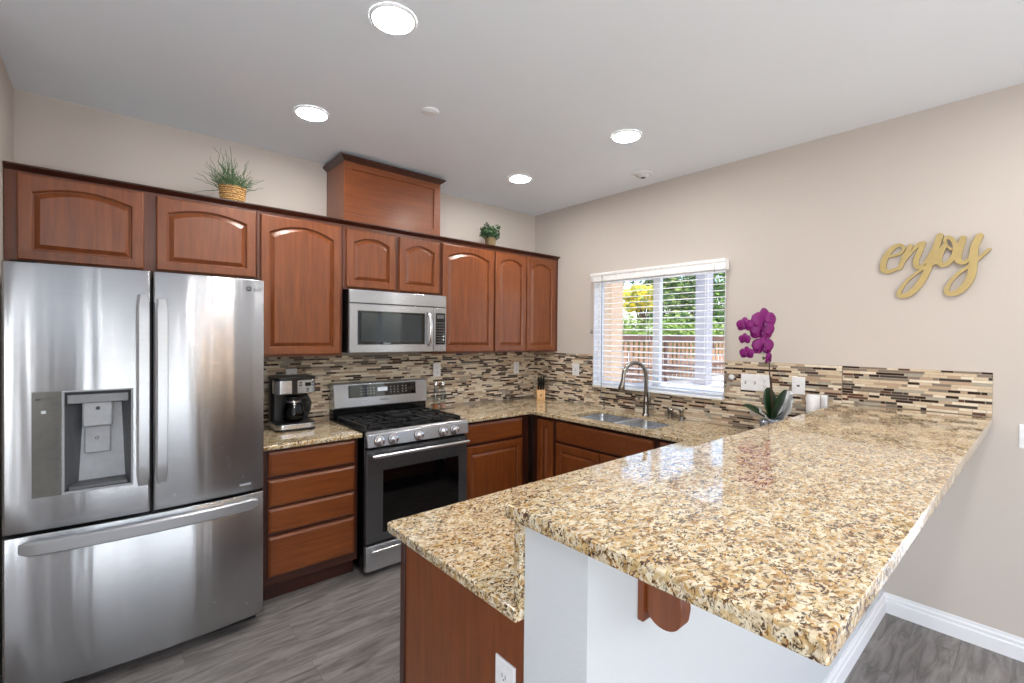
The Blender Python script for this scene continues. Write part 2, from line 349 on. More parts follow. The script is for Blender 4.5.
# ------------------------------------------------------------------ backsplash tiles
TM = ['tile_cream', 'tile_beige', 'tile_tan', 'tile_taupe', 'tile_brown', 'tile_glass', 'tile_charcoal', 'tile_marble', 'grout']
TW = [24, 20, 12, 11, 15, 9, 8, 4]
def tiles(name, F, rows, label, seed, holes=(), cat='backsplash'):
    rnd = random.Random(seed); mb = MB(); hh = .01485
    for (ua, ub, va, vb) in rows:
        v = va
        while v + hh*.6 < vb:
            top = min(v+hh-.0013, vb); u = ua - rnd.random()*.08
            while u < ub:
                L = rnd.choice((.024, .05, .05, .075, .1, .125)); a, b = max(u, ua), min(u+L, ub)
                segs = [(a, b)]
                for (h0, h1, g0, g1) in holes:
                    if top > g0 and v < g1:
                        ns = []
                        for s0, s1 in segs:
                            if s1 <= h0 or s0 >= h1: ns.append((s0, s1)); continue
                            if s0 < h0: ns.append((s0, h0))
                            if s1 > h1: ns.append((h1, s1))
                        segs = ns
                k = rnd.choices(range(8), TW)[0]; mb.cm = k
                for s0, s1 in segs:
                    s1 -= .0013
                    if s1-s0 > .003:
                        d = .008 if k in (0, 1, 2) else .0075
                        o = len(mb.v); e = .0007
                        mb.v += [F(s0, v, .003), F(s1, v, .003), F(s1, top, .003), F(s0, top, .003), F(s0+e, v+e, d), F(s1-e, v+e, d), F(s1-e, top-e, d), F(s0+e, top-e, d)]
                        for f in ((4, 5, 6, 7), (0, 1, 5, 4), (1, 2, 6, 5), (2, 3, 7, 6), (3, 0, 4, 7)): mb.face(*[i+o for i in f])
                u += L
            v += hh
    mb.cm = 8
    def bk(u0, u1, v0, v1):
        if u1 > u0 and v1 > v0: fbox(mb, F, u0, u1, v0, v1, .0005, .0062)
    for (ua, ub, va, vb) in rows:
        cuts = [h for h in holes if h[0] < ub and h[1] > ua and h[2] < vb and h[3] > va]
        if not cuts: bk(ua, ub, va, vb); continue
        h = cuts[0]; bk(ua, h[0], va, vb); bk(h[1], ub, va, vb); bk(max(ua, h[0]), min(ub, h[1]), va, min(h[2], vb))
    o = obj(name, mb, TM); return tag(o, label, cat)
tiles('tile_backsplash', FA(-2.69, 0, 0), [(0, 2.685, .916, 1.384)], 'beige and brown mosaic tile backsplash behind the range and coffee maker', 3)
ZT = 1.377
tiles('tile_backsplash', FB(0, -.009, 0), [(0, 2.665, .916, ZT), (2.667, 3.293, 1.158, ZT)],
      'beige and brown mosaic tile backsplash under the window along to the end of the bar', 5, holes=[(-WY1-.009, -WY0-.009, WZ0, 3)])

# ------------------------------------------------------------------ cabinets
def door_mesh(mb, F, w, h, t=.019, fr=.052, rise=0, flat=False, n=14):
    def loop(ins, d, arch):
        x0, x1, y0, y1 = ins, w-ins, ins, h-ins
        pts = [(x0, y0), (x1, y0)]
        for k in range(n+1):
            u = x1 + (x0-x1)*k/n
            q = 1-((u-w/2)/((x1-x0)/2))**2 if x1 > x0 else 0
            pts.append((u, y1-(rise*(1-q) if arch else 0)))
        return [F(a, b, d) for a, b in pts]
    R = [loop(0, 0, False), loop(0, t-.005, False), loop(.002, t-.002, False), loop(.006, t, False)]
    if flat: mb.rings([loop(0, 0, False), loop(0, t-.010, False), loop(.002, t-.006, False), loop(.015, t, False)]); return
    R += [loop(fr, t, rise > 0), loop(fr+.005, t-.005, rise > 0), loop(fr+.007, t-.013, rise > 0), loop(fr+.011, t-.013, rise > 0), loop(fr+.031, t-.001, rise > 0)]
    mb.rings(R)
def door(F0, u, v, w, h, parent, rise=0, fr=.052, name='door'):
    F = lambda a, b, d: F0(u+a, v+b, d)
    mb = MB(); door_mesh(mb, F, w, h, fr=fr, rise=rise); return obj(name, mb, 'cherry_wood', parent, smooth=True, sharp=6)
def drawer(F0, u, v, w, h, parent, name='drawer'):
    F = lambda a, b, d: F0(u+a, v+b, d)
    mb = MB(); door_mesh(mb, F, w, h, flat=True); return obj(name, mb, 'cherry_rail', parent, smooth=True, sharp=6)
UZ0, UZ1, UD = 1.389, 2.283, .33
def upper(name, x0, x1, z0, doors, label, rise):
    t = thing(name, ((x0+x1)/2, -UD/2, z0), label, 'cabinet', 'upper cabinets')
    m = MB(); m.box(x0, x1, -UD+.019, -.002, z0, UZ1)
    obj('carcass', m, 'cherry_wood', t)
    m = MB(); fs = .03   # face frame
    edges = sorted([x0, x1] + [e for a, b, _, _ in doors for e in (a, b)])
    m.box(x0, x1, -UD, -UD+.018, z0, UZ1); obj('face_frame', m, 'cherry_frame', t, bevel=.0015)
    for a, b, c, d in doors: door(FA(0, -UD-.001, 0), a, c, b-a, d-c, t, rise, fr=.046 if b-a > .3 else .044)
    return t
upper('wall_cabinet', XL+.002, -2.642, 1.862, [(-3.640, -3.178, 1.870, 2.272), (-3.126, -2.650, 1.872, 2.266)], 'wide cherry wall cabinet above the refrigerator with two short arched doors', .036)
upper('wall_cabinet', -2.640, -2.119, UZ0, [(-2.622, -2.136, 1.404, 2.262)], 'tall single-door cherry wall cabinet above the coffee maker', .055)
upper('wall_cabinet', -2.117, -1.346, 1.846, [(-2.096, -1.735, 1.860, 2.256), (-1.703, -1.361, 1.860, 2.256)], 'short cherry wall cabinet with two doors directly above the microwave', .04)
upper('wall_cabinet', -1.344, -.809, UZ0, [(-1.331, -.815, 1.404, 2.262)], 'tall single-door cherry wall cabinet right of the microwave', .05)
upper('wall_cabinet', -.807, -.002, UZ0, [(-.797, -.437, 1.404, 2.262), (-.425, -.055, 1.404, 2.262)], 'tall two-door cherry wall cabinet in the corner by the window', .045)
# crown moulding along the wall cabinets
CP = [(UD-.012, UZ1), (UD+.001, UZ1), (UD+.004, UZ1+.004), (UD+.012, UZ1+.009), (UD+.026, UZ1+.018), (UD+.030, UZ1+.020), (UD+.030, UZ1+.027), (UD-.012, UZ1+.027)]
m = MB().rings([[(XL+.003, -d, z) for d, z in CP], [(-.003, -d, z) for d, z in CP]])
m.box(XL+.003, -.003, -UD+.012, -.003, UZ1+.001, UZ1+.012)
tag(obj('crown_moulding', m, 'dark_cherry'), 'long dark crown moulding running along the top of the wall cabinets', 'moulding')
# hood chase box up to the ceiling
t = thing('chase_cabinet', (-1.75, -.16, UZ1+.012), 'square cherry box cabinet with flat recessed panel rising from the cabinets to the ceiling', 'cabinet')
bx0, bx1, bz0, bz1 = -2.112, -1.350, UZ1+.0275, 2.722
boxo('carcass', (bx0, bx1, -.315, -.002, bz0, bz1), 'cherry_wood', t)
m = MB(); F = FA(bx0, -.315, bz0); W, HH = bx1-bx0, bz1-bz0
ins = lambda i, d: [F(i, i*.9, d), F(W-i, i*.9, d), F(W-i, HH-i*.9, d), F(i, HH-i*.9, d)]
m.rings([ins(0, 0), ins(0, .018), ins(.055, .018), ins(.058, .010)]); obj('panel', m, 'cherry_rail', t, smooth=False)
cp = [(0, 0), (.004, .006), (.012, .012), (.025, .022), (.030, .026), (.030, .036), (0, .036)]
yF, xA, xB = -.333, bx0, bx1
ring = []
for d, z in cp: ring.append([(xA-d, -.002, bz1-.006+z), (xA-d, yF-d, bz1-.006+z), (xB+d, yF-d, bz1-.006+z), (xB+d, -.002, bz1-.006+z)])
m = MB(); m.rings(ring); obj('crown', m, 'dark_cherry', t)

CT, CTH = .914, .030; BT = CT-CTH-.001   # counter top, thickness, carcass top
def base_unit(F, u0, u1, fronts, label, depth=.605, toe=.075, ctop=None):
    a = F((u0+u1)/2, 0, depth/2)
    t = thing('base_cabinet', (a[0], a[1], 0), label, 'cabinet', 'base cabinets')
    m = MB(); fbox(m, F, u0, u1, .105, ctop or BT, .003, depth-.019); fbox(m, F, u0, u1, 0, .105, .003, depth-toe); obj('carcass', m, 'dark_cherry', t)
    m = MB(); fbox(m, F, u0, u1, .105, BT, depth-.018, depth); obj('face_frame', m, 'dark_cherry', t, bevel=.0015)
    m = MB(); fbox(m, F, u0+.001, u1-.001, .0, .104, depth-toe, depth-toe+.012); obj('toe_kick', m, 'dark_cherry', t)
    G = lambda u, v, d: F(u, v, d+depth+.001)
    for kind, a, b, c, d in fronts:
        if kind == 'drawer': drawer(G, a, c, b-a, d-c, t)
        else: door(G, a, c, b-a, d-c, t)
    return t
A = FA(0, 0, 0)
base_unit(A, -2.665, -2.120, [('drawer', -2.642, -2.143, .728, .868), ('drawer', -2.642, -2.143, .556, .708), ('drawer', -2.642, -2.143, .404, .544), ('drawer', -2.642, -2.143, .156, .384)],
          'cherry base cabinet with four stacked drawers between the refrigerator and the range')
base_unit(A, -1.318, -.628, [('drawer', -1.300, -.716, .708, .860), ('door', -1.300, -.716, .125, .690)], 'cherry base cabinet with one drawer over one door right of the range')
Bf = FB(0, 0, 0)
base_unit(Bf, .628, .888, [('door', .702, .878, .125, .850)], 'narrow cherry corner base cabinet with a tall slim door')
base_unit(Bf, .890, 1.812, [('drawer', .912, 1.790, .702, .858), ('door', .912, 1.345, .125, .684), ('door', 1.358, 1.790, .125, .684)], 'cherry sink base cabinet with wide false drawer front above two doors', ctop=.64)
base_unit(Bf, 1.814, 2.085, [('drawer', 1.832, 2.066, .702, .858), ('door', 1.832, 2.066, .125, .684)], 'cherry base cabinet with small drawer between the sink cabinet and the peninsula')
# peninsula cabinet, closed with an end panel
Pf = FP(0, -2.679, 0)
base_unit(Pf, .632, 2.569, [('drawer', .75, 1.33, .702, .858), ('door', .75, 1.33, .125, .684), ('drawer', 1.35, 1.94, .702, .858), ('door', 1.35, 1.94, .125, .684), ('drawer', 1.96, 2.55, .702, .858), ('door', 1.96, 2.55, .125, .684)],
          'long cherry peninsula base cabinet below the lower counter, its plain end in view', depth=.590)
t = thing('end_panel', (-2.58, -2.39, 0), 'plain reddish cherry end panel closing the peninsula beside the white half wall', 'panel')
boxo('panel', (-2.588, -2.571, -2.698, -2.118, 0, BT), 'cherry_wood', t, bevel=.001); boxo('edge_strip', (-2.593, -2.571, -2.117, -2.088, 0, BT), 'dark_cherry', t, bevel=.002)

# ------------------------------------------------------------------ counters
SY = ((-1.362, -.985), (-1.725, -1.404)); SX = (-.555, -.140)
outer = [(-1.320, -.010), (-1.320, -.650), (-.650, -.650), (-.650, -2.045), (-2.610, -2.045)]
outer += [(-2.621, -2.050), (-2.625, -2.060), (-2.625, -2.6985), (-2.601, -2.6985), (-.010, -2.6985), (-.010, -.010)]
holes = [rrect(SX[0], SX[1], SY[1][0], SY[0][1], .05)]
tag(obj('granite_countertop', slab(outer, holes, CT-CTH, CT), 'granite', bevel=.009, seg=3), 'speckled granite countertop running under the window and out along the peninsula, with sink cutouts', 'countertop')
tag(obj('granite_countertop', slab([(-2.690, -.010), (-2.690, -.650), (-2.105, -.650), (-2.105, -.010)], [], CT-CTH, CT), 'granite', bevel=.009, seg=3), 'short granite countertop under the coffee maker between refrigerator and range', 'countertop')
tag(obj('granite_backsplash_strip', MB().box(-2.614, -.010, -2.699, -2.678, CT+.0004, 1.121), 'granite', bevel=.002), 'upright granite strip between the lower counter and the bar top', 'backsplash')
o = obj('bar_top', slab([(-2.632, -2.668), (-2.640, -2.676), (-2.640, -3.300), (-2.636, -3.304), (-.002, -3.304), (-.002, -2.668)], [], 1.1225, 1.155), 'granite', bevel=.010, seg=4)
tag(o, 'long raised granite bar top on the white half wall in the foreground', 'countertop')
# corbel under the bar
t = thing('corbel', (-2.398, PY1-.05, .905), 'dark cherry corbel bracket under the overhanging granite bar top', 'bracket')
boxo('back_plate', (-2.428, -2.365, PY1-.016, PY1-.0005, .905, 1.121), 'cherry_wood', t, bevel=.002)
pts = [(.016, 1.121), (.016, .925)]
for k in range(13):
    a = radians(205 + 155*k/12); pts.append((.058+.040*cos(a), .937+.032*sin(a)))
pts += [(.101, .955), (.098, .985), (.088, 1.01), (.092, 1.045), (.120, 1.08), (.15, 1.121)]
m = MB(); m.rings([[(xx, PY1-a, b) for a, b in pts] for xx in (-2.418, -2.378)]); obj('bracket', m, 'cherry_wood', t, bevel=.002)

# ------------------------------------------------------------------ refrigerator
t = thing('refrigerator', (-3.17, -.40, 0), 'large stainless steel french-door refrigerator with bottom freezer and water dispenser', 'refrigerator')
fx0, fx1 = -3.640, -2.700; fc = (fx0+fx1)/2; fhw = (fx1-fx0)/2
def fy(xx, y0=-.778, b=.034): q = (xx-fc)/fhw; return y0 - b*(1-q*q)
boxo('case', (fx0+.006, fx1-.006, -.700, -.03, .055, 1.800), 'fridge_case', t, bevel=.004)
boxo('kick_grille', (fx0+.02, fx1-.02, -.69, -.60, .004, .060), 'gap_black', t)
for xx in (fx0+.08, fx1-.08):
    for yy in (-.62, -.12): obj('foot', MB().lathe(xx, yy, [(.02, 0), (.02, .06)], 12), 'black_plastic', t)
def curved_door(name, x0, x1, z0, z1, hole=None, r=.010):
    mb = MB(); prof = []
    N = 26; xs = [x0+r+(x1-x0-2*r)*k/N for k in range(N+1)]
    if hole: xs = sorted([q for q in xs if min(abs(q-hole[0]), abs(q-hole[1])) > .006] + [hole[0], hole[1]])
    yb = -.708
    prof = [(x0, yb, 0)] + [(x0+r-r*cos(a), fy(x0+r)+r-r*sin(a), 1) for a in [radians(q) for q in (0, 25, 50, 75)]] + [(q, fy(q), 1) for q in xs] + \
           [(x1-r+r*cos(a), fy(x1-r)+r-r*sin(a), 1) for a in [radians(q) for q in (75, 50, 25, 0)]] + [(x1, yb, 0)]
    zs = [z0, z0+.0015, z0+.004] + ([hole[2], hole[3]] if hole else []) + [z1-.004, z1-.0015, z1]
    ins = [.004, .0012, 0] + ([0, 0] if hole else []) + [0, .0012, .004]
    rows = []
    for z, i in zip(zs, ins): rows.append([(a, b+i*c, z) for a, b, c in prof])
    n = len(prof); vs = [p for rr in rows for p in rr]; fs = []
    for k in range(len(rows)-1):
        for i in range(n-1):
            if hole and k == 3 and hole[0]-1e-6 <= prof[i][0] and prof[i+1][0] <= hole[1]+1e-6 and prof[i][2] and prof[i+1][2]: continue
            fs.append((k*n+i, k*n+i+1, (k+1)*n+i+1, (k+1)*n+i))
        fs.append((k*n+n-1, k*n, (k+1)*n, (k+1)*n+n-1))
    fs.append(tuple(range(n))); fs.append(tuple((len(rows)-1)*n+i for i in range(n-1, -1, -1)))
    mb.add(vs, fs); return obj(name, mb, 'fridge_steel', t, smooth=True)
DH = (-3.462, -3.240, .868, 1.283)
ld = curved_door('left_door', fx0, -3.1745, .722, 1.814, DH)
rd = curved_door('right_door', -3.1665, fx1, .722, 1.814)
fd = curved_door('freezer_drawer', fx0, fx1, .066, .708)
boxo('hinge_cover', (fx0+.02, fx0+.10, -.76, -.60, 1.8145, 1.824), 'gap_black', t, bevel=.004); boxo('hinge_cover', (fx1-.10, fx1-.02, -.76, -.60, 1.8145, 1.824), 'gap_black', t, bevel=.004)
# dispenser
a, b, c, d = DH; yo = fy(a)-.002; yo2 = fy(b)-.002; rd_ = .075
m = MB()
for (p, q, r_, s_) in ((a-.004, b+.004, c-.010, c), (a-.004, b+.004, d, d+.006), (a-.004, a+.004, c, d), (b-.004, b+.004, c, d)):
    m.rings([[(p, fy(p)-.004, r_), (q, fy(q)-.004, r_), (q, fy(q)+.02, r_), (p, fy(p)+.02, r_)], [(p, fy(p)-.004, s_), (q, fy(q)-.004, s_), (q, fy(q)+.02, s_), (p, fy(p)+.02, s_)]])
dp = obj('dispenser_frame', m, 'silver_plastic', ld, bevel=.001)
yk = fy((a+b)/2)+rd_
m = MB(); i = .022
# recess: tapered side walls, back, ceiling, floor
o_ = [(a+.004, fy(a)+.001, c+.0), (b-.004, fy(b)+.001, c), (b-.004, fy(b)+.001, d), (a+.004, fy(a)+.001, d)]
n_ = [(a+.045, yk, c+.022), (b-.022, yk, c+.022), (b-.035, yk, d-.06), (a+.060, yk, d-.06)]
m.add(o_+n_, [(0, 1, 5, 4), (1, 2, 6, 5), (2, 3, 7, 6), (3, 0, 4, 7)]); obj('recess_walls', m, 'dark_grey_plastic', ld)
m = MB().add(n_, [(0, 1, 2, 3)]); obj('recess_back', m, 'silver_plastic', ld)
boxo('recess_header', (a+.012, b-.012, fy(b)+.008, yk, d-.05, d-.012), 'grey_plastic', ld, bevel=.003)
boxo('spout_block', (-3.405, -3.305, yk-.062, yk-.004, d-.155, d-.045), 'silver_plastic', ld, bevel=.008)
m = MB(); m.tube([(-3.352, yk-.050, d-.02), (-3.352, yk-.050, d-.048)], .010, 12); obj('nozzle', m, 'bright_steel', ld, smooth=True)
m = MB(); m.tube([(-3.354, yk-.0622, d-.075), (-3.354, yk-.064, d-.075)], .008, 12); obj('sensor', m, 'black_plastic', ld)
boxo('paddle', (-3.398, -3.312, yk-.018, yk-.002, d-.275, d-.158), 'silver_plastic', ld, bevel=.004)
text_obj('paddle_mark', 'o', .03, 'print_dark', FA(0, yk-.0185, 0), -3.357, d-.208, 0, ld)
boxo('drip_tray', (a+.016, b-.016, fy(b)+.006, yk-.002, c+.002, c+.016), 'dark_grey_plastic', ld, bevel=.002)
# glossy control panel left of the recess
m = MB(); K = 6; pr = []
px0, px1 = -3.555, a-.006
for kk in range(K+1): q = px0+(px1-px0)*kk/K; pr.append(q)
ra = [[(q, fy(q)-.0022, z) for q in pr]+[(q, fy(q)+.003, z) for q in reversed(pr)] for z in (c-.010, d+.006)]
m.rings(ra); cpn = obj('control_panel', m, 'panel_grey', t)
def mark(u0, u1, v0, v1, nm='panel_mark', mt_='print_dark'):
    m = MB(); m.rings([[(u0, fy(u0)-.0022, v0), (u1, fy(u1)-.0022, v0), (u1, fy(u1)-.0032, v0), (u0, fy(u0)-.0032, v0)], [(u0, fy(u0)-.0022, v1), (u1, fy(u1)-.0022, v1), (u1, fy(u1)-.0032, v1), (u0, fy(u0)-.0032, v1)]]); obj(nm, m, mt_, cpn)
for zz in (1.235, 1.21, 1.17, 1.13, 1.08, 1.045, 1.01, .97, .935): mark(-3.492, -3.474, zz, zz+.0035)
mark(-3.545, -3.528, 1.253, 1.263); mark(-3.515, -3.488, 1.261, 1.264); mark(-3.505, -3.49, 1.055, 1.058); mark(-3.505, -3.494, 1.008, 1.010)
mark(-3.527, -3.513, 1.200, 1.212, 'panel_light', 'print_white')
def vhandle(x0, x1, z0, z1):
    mb = MB(); R = []; n = 18
    for k in range(n+1):
        q = k/n; z = z0+(z1-z0)*q; y = fy((x0+x1)/2) - .016 - .040*min(1, sin(pi*q)**.35 if 0 < q < 1 else 0)
        e = .006 if k in (0, n) else 0
        R.append([(x0+e, y+.016, z), (x0+e, y+.003, z), (x0+.008+e, y-.003, z), (x1-.003-e, y-.003, z), (x1-e, y+.003, z), (x1-e, y+.016, z)])
    mb.rings(R); return mb
obj('handle', vhandle(-3.226, -3.180, .850, 1.705), 'handle_steel', ld, smooth=True, sharp=28); obj('handle', vhandle(-3.160, -3.114, .850, 1.690), 'handle_steel', rd, smooth=True, sharp=28)
mb = MB(); R = []; n = 30
for k in range(n+1):
    q = k/n; xx = -3.590+.850*q; y = -.800-.026-.050*(sin(pi*q)**.5 if 0 < q < 1 else 0); e = .010 if k in (0, n) else 0
    R.append([(xx, y+.02, .642+e), (xx, y+.004, .640+e), (xx, y-.003, .646+e), (xx, y-.006, .690-e), (xx, y+.001, .697-e), (xx, y+.02, .696-e)])
mb.rings(R); obj('handle', mb, 'handle_steel', fd, smooth=True, sharp=28)
Lf = lambda u, v, d: (u, fy(u)-.0006-d, v)
m = MB(); m.rings([[Lf(-2.776+rr*cos(2*pi*k/20), 1.765+rr*sin(2*pi*k/20), dd) for k in range(20)] for rr, dd in ((.0125, 0), (.0125, .001), (.0085, .001), (.0085, 0))], closed=False, cap=(False, False))
m.rings([[Lf(-2.779+.002*cos(2*pi*k/8), 1.768+.002*sin(2*pi*k/8), dd) for k in range(8)] for dd in (0, .001)])
fbox(m, lambda u, v, d: Lf(u, v, d), -2.777, -2.775, 1.759, 1.770, 0, .001); fbox(m, lambda u, v, d: Lf(u, v, d), -2.777, -2.769, 1.758, 1.760, 0, .001)
obj('logo', m, 'print_dark', rd)
text_obj('brand_lettering', 'LG', .026, 'slot_grey', lambda u, v, d: Lf(u, v, d), -2.734, 1.764, .0002, rd, stretch=1.15)
m = MB(); m.rings([[Lf(-2.815+.052*q, .757+.0, dd) for q, dd in ((0, 0), (1, 0), (1, .0012), (0, .0012))], [Lf(-2.815+.052*q, .768, dd) for q, dd in ((0, 0), (1, 0), (1, .0012), (0, .0012))]]); obj('badge', m, 'silver_plastic', rd)

# ------------------------------------------------------------------ range
t = thing('gas_range', (-1.713, -.35, 0), 'freestanding stainless gas range with black cooktop and five knobs', 'range')
gx0, gx1 = -2.098, -1.328; gc = (gx0+gx1)/2
m = MB(); m.box(gx0, gx1, -.655, -.03, .03, .895); obj('body', m, 'black_enamel', t, bevel=.003)
for xx in (gx0+.05, gx1-.05):
    for yy in (-.6, -.1): obj('foot', MB().lathe(xx, yy, [(.018, 0), (.018, .03)], 12), 'black_plastic', t)
# cooktop pan, slightly raised rim
m = MB(); m.box(gx0, gx1, -.668, -.055, .896, .912)
m.box(gx0, gx0+.018, -.66, -.10, .912, .918).box(gx1-.018, gx1, -.66, -.10, .912, .918).box(gx0+.018, gx1-.018, -.66, -.645, .912, .918)
obj('cooktop', m, 'black_enamel', t, bevel=.003)
# control panel, sloping face
sec = [(-.6695, .922), (-.700, .905), (-.712, .826), (-.6695, .822)]
m = MB(); m.rings([[(gx0, y, z) for y, z in sec], [(gx1, y, z) for y, z in sec]]); cpn = obj('control_panel', m, 'steel', t, bevel=.004)
nrm = Vector((0, -.989, .150)).normalized()
for xx in (-2.020, -1.925, -1.738, -1.548, -1.452):
    c0 = Vector((xx, -.7065, .863)); A_, B_ = Vector((1, 0, 0)), nrm.cross(Vector((1, 0, 0)))
    m = MB(); R = []
    for dd, rr in ((.0005, .034), (.005, .034), (.006, .028), (.024, .026), (.0265, .024)):
        R.append([tuple(c0+nrm*dd+A_*rr*cos(2*pi*k/24)+B_*rr*sin(2*pi*k/24)) for k in range(24)])
    m.rings(R); kb = obj('knob', m, 'bright_steel', t, smooth=True)
    m = MB(); cc = c0+nrm*.0265
    P = [cc+A_*a_+B_*b_ for a_, b_ in ((-.006, -.026), (.006, -.026), (.006, .026), (-.006, .026))]
    m.rings([[tuple(p) for p in P], [tuple(p+nrm*.009) for p in P]]); obj('grip', m, 'bright_steel', kb, bevel=.002)
    m = MB(); R = [[tuple(c0+nrm*dd+A_*rr*cos(2*pi*k/24)+B_*rr*sin(2*pi*k/24)) for k in range(24)] for dd, rr in ((.0002, .0365), (.0016, .0365))]; m.rings(R); obj('bezel', m, 'black_plastic', kb)
# oven door
dz0, dz1, dy = .214, .806, -.692
m = MB(); F = FA(gx0, dy+.032, 0); W = gx1-gx0
wa, wb, wc, wd = .110, .700, .262, .668
P = lambda u0, u1, v0, v1, d: [F(u0, v0, d), F(u1, v0, d), F(u1, v1, d), F(u0, v1, d)]
m.rings([P(0, W, dz0, dz1, 0), P(0, W, dz0, dz1, .030), P(.004, W-.004, dz0+.004, dz1-.004, .034), P(wa, wb, wc, wd, .034), P(wa+.003, wb-.003, wc+.003, wd-.003, .030)], cap=(True, False))
od = obj('oven_door', m, 'dark_steel', t)
m = MB(); fbox(m, F, wa+.001, wb-.001, wc+.001, wd-.001, .024, .031); obj('window', m, 'black_glass', od)
def bar_handle(x0, x1, z, y, r, par, st=.03, mat='bright_steel', yd=None):
    mb = MB(); mb.tube([(x0, y, z), (x1, y, z)], r, 14, )
    for xx in (x0+.03, x1-.03): mb.tube([(xx, y, z), (xx, y+st, z)], r*.8, 10)
    return obj('handle', mb, mat, par, smooth=True)
bar_handle(gx0+.02, gx1-.02, .772, -.740, .0125, od, .046)
text_obj('lettering', 'SAMSUNG', .017, 'print_dark', F, W*.46, .794, .0342, od, stretch=1.25)
m = MB(); m.box(gx0, gx1, -.694, -.656, .036, .196); dw = obj('storage_drawer', m, 'steel', t, bevel=.004)
bar_handle(gx0+.02, gx1-.02, .168, -.722, .010, dw, .028)
boxo('gap_shadow_strip', (gx0+.004, gx1-.004, -.672, -.656, .197, .213), 'gap_black', t)
# backguard
BGZ0, BGZ1, BGD = 1.000, 1.178, .010
bz = [(-.100, BGZ0-.012), (-.128, BGZ0), (-.112, BGZ1-.008), (-.100, BGZ1), (-.030, BGZ1), (-.030, BGZ0-.012)]
m = MB(); m.rings([[(gx0+.004, y, z) for y, z in bz], [(gx1-.004, y, z) for y, z in bz]]); bgd = obj('backguard', m, 'steel', t, bevel=.003)
boxo('backguard_base', (gx0+.004, gx1-.004, -.104, -.031, .90, BGZ0-.0125), 'black_enamel', t)
Fb = lambda u, v, d: (gx0+u, -.128+.016*(v-BGZ0)/(BGZ1-.008-BGZ0)-.0006-d, v+BGD)
m = MB(); fbox(m, Fb, .110, .660, 1.058, 1.150, 0, .002); ds = obj('display', m, 'black_glass', t)
m = MB(); rnd = random.Random(2)
for cx in (.20, .225, .25, .275, .30, .44, .47, .50, .54, .57):
    for cz in (1.080, 1.100, 1.122): m = MB(); fbox(m, Fb, cx, cx+.008, cz, cz+.003, .002, .0025); obj('touch_key', m, 'print_white', ds)
m = MB(); fbox(m, Fb, .335, .415, 1.095, 1.125, .002, .0026); obj('clock', m, 'display_blue', ds)
text_obj('lettering', 'SAMSUNG', .012, 'print_dark', Fb, .385, 1.030, .0005, bgd, stretch=1.2)
# grates: three cast-iron sections
def grate(x0, x1):
    mb = MB(); y0, y1 = -.640, -.125; z0, z1 = .932, .946; bw = .010
    for yy in (y0, (y0+y1)/2-.005, y1-bw): mb.box(x0, x1, yy, yy+bw, z0, z1)
    for xx in (x0, x1-bw): mb.box(xx, xx+bw, y0, y1, z0, z1)
    xm = (x0+x1)/2
    for yc in ((y0*.75+y1*.25), (y0*.25+y1*.75)):
        for a_ in range(0, 360, 45):
            ax, ay = cos(radians(a_)), sin(radians(a_)); ex = xm + ax*(x1-x0)/2*.98; ey = yc+ay*.115
            mb.tube([(xm+ax*.028, yc+ay*.028, z1-.004), (ex, ey, z1-.005)], .0048, 6)
    for xx in (x0, x1-bw):
        for yy in (y0, y1-bw): mb.box(xx, xx+bw, yy, yy+bw, .9125, z0)
    return mb
gw = (gx1-gx0-.05)/3
for k in range(3): obj('grate', grate(gx0+.025+k*gw, gx0+.025+(k+1)*gw-.004), 'cast_iron', t)
ctr = [(gx0+.025+gw/2, -.507), (gx0+.025+gw/2, -.239), (gx0+.025+gw*2.5, -.507), (gx0+.025+gw*2.5, -.239), (gx0+.025+gw*1.5, -.37)]
for q, (cx, cy) in enumerate(ctr):
    m = MB(); m.lathe(cx, cy, [(.045, .9125), (.045, .920), (.036, .922), (.036, .930), (.033, .932)], 24); obj('burner', m, 'cast_iron', t, smooth=True)
# round wok ring sitting on the middle grate
m = MB(); m.lathe(gc+.01, -.33, [(.092, .947), (.095, .958), (.090, .966), (.080, .966), (.076, .958), (.074, .947)], 30, (False, False))
for a_ in range(0, 360, 60): m.tube([(gc+.01+.085*cos(radians(a_)), -.33+.085*sin(radians(a_)), .955), (gc+.01+.045*cos(radians(a_)), -.33+.045*sin(radians(a_)), .955)], .005, 6)
obj('wok_ring', m, 'cast_iron', t, smooth=True)

# ------------------------------------------------------------------ microwave
t = thing('microwave', (-1.717, -.2, 1.412), 'stainless over-the-range microwave hung under the short wall cabinet', 'microwave')
mx0, mx1, mz0, mz1 = -2.101, -1.333, 1.412, 1.843
boxo('case', (mx0, mx1, -.385, -.012, mz0, mz1), 'black_plastic', t, bevel=.002)
boxo('vent_strip', (mx0+.001, mx1-.001, -.408, -.386, 1.752, mz1-.001), 'steel', t, bevel=.004)
m = MB(); F = FA(mx0, -.386, 0); P = lambda u0, u1, v0, v1, d: [F(u0, v0, d), F(u1, v0, d), F(u1, v1, d), F(u0, v1, d)]
m.rings([P(.001, .655, mz0, 1.748, 0), P(.001, .655, mz0, 1.748, .018), P(.004, .652, mz0+.003, 1.745, .021), P(.058, .580, 1.466, 1.700, .021), P(.060, .578, 1.468, 1.698, .018)], cap=(True, False))
md = obj('door', m, 'steel', t)
m = MB(); fbox(m, F, .059, .579, 1.467, 1.699, .012, .0185); wf = obj('door_window', m, 'black_glass', md)
m = MB(); fbox(m, F, .085, .552, 1.486, 1.684, .0187, .0195); obj('mesh_screen', m, 'microwave_glass', md)
text_obj('lettering', 'Whirlpool', .013, 'print_white', F, .275, 1.477, .0192, md)
mb = MB(); R = []
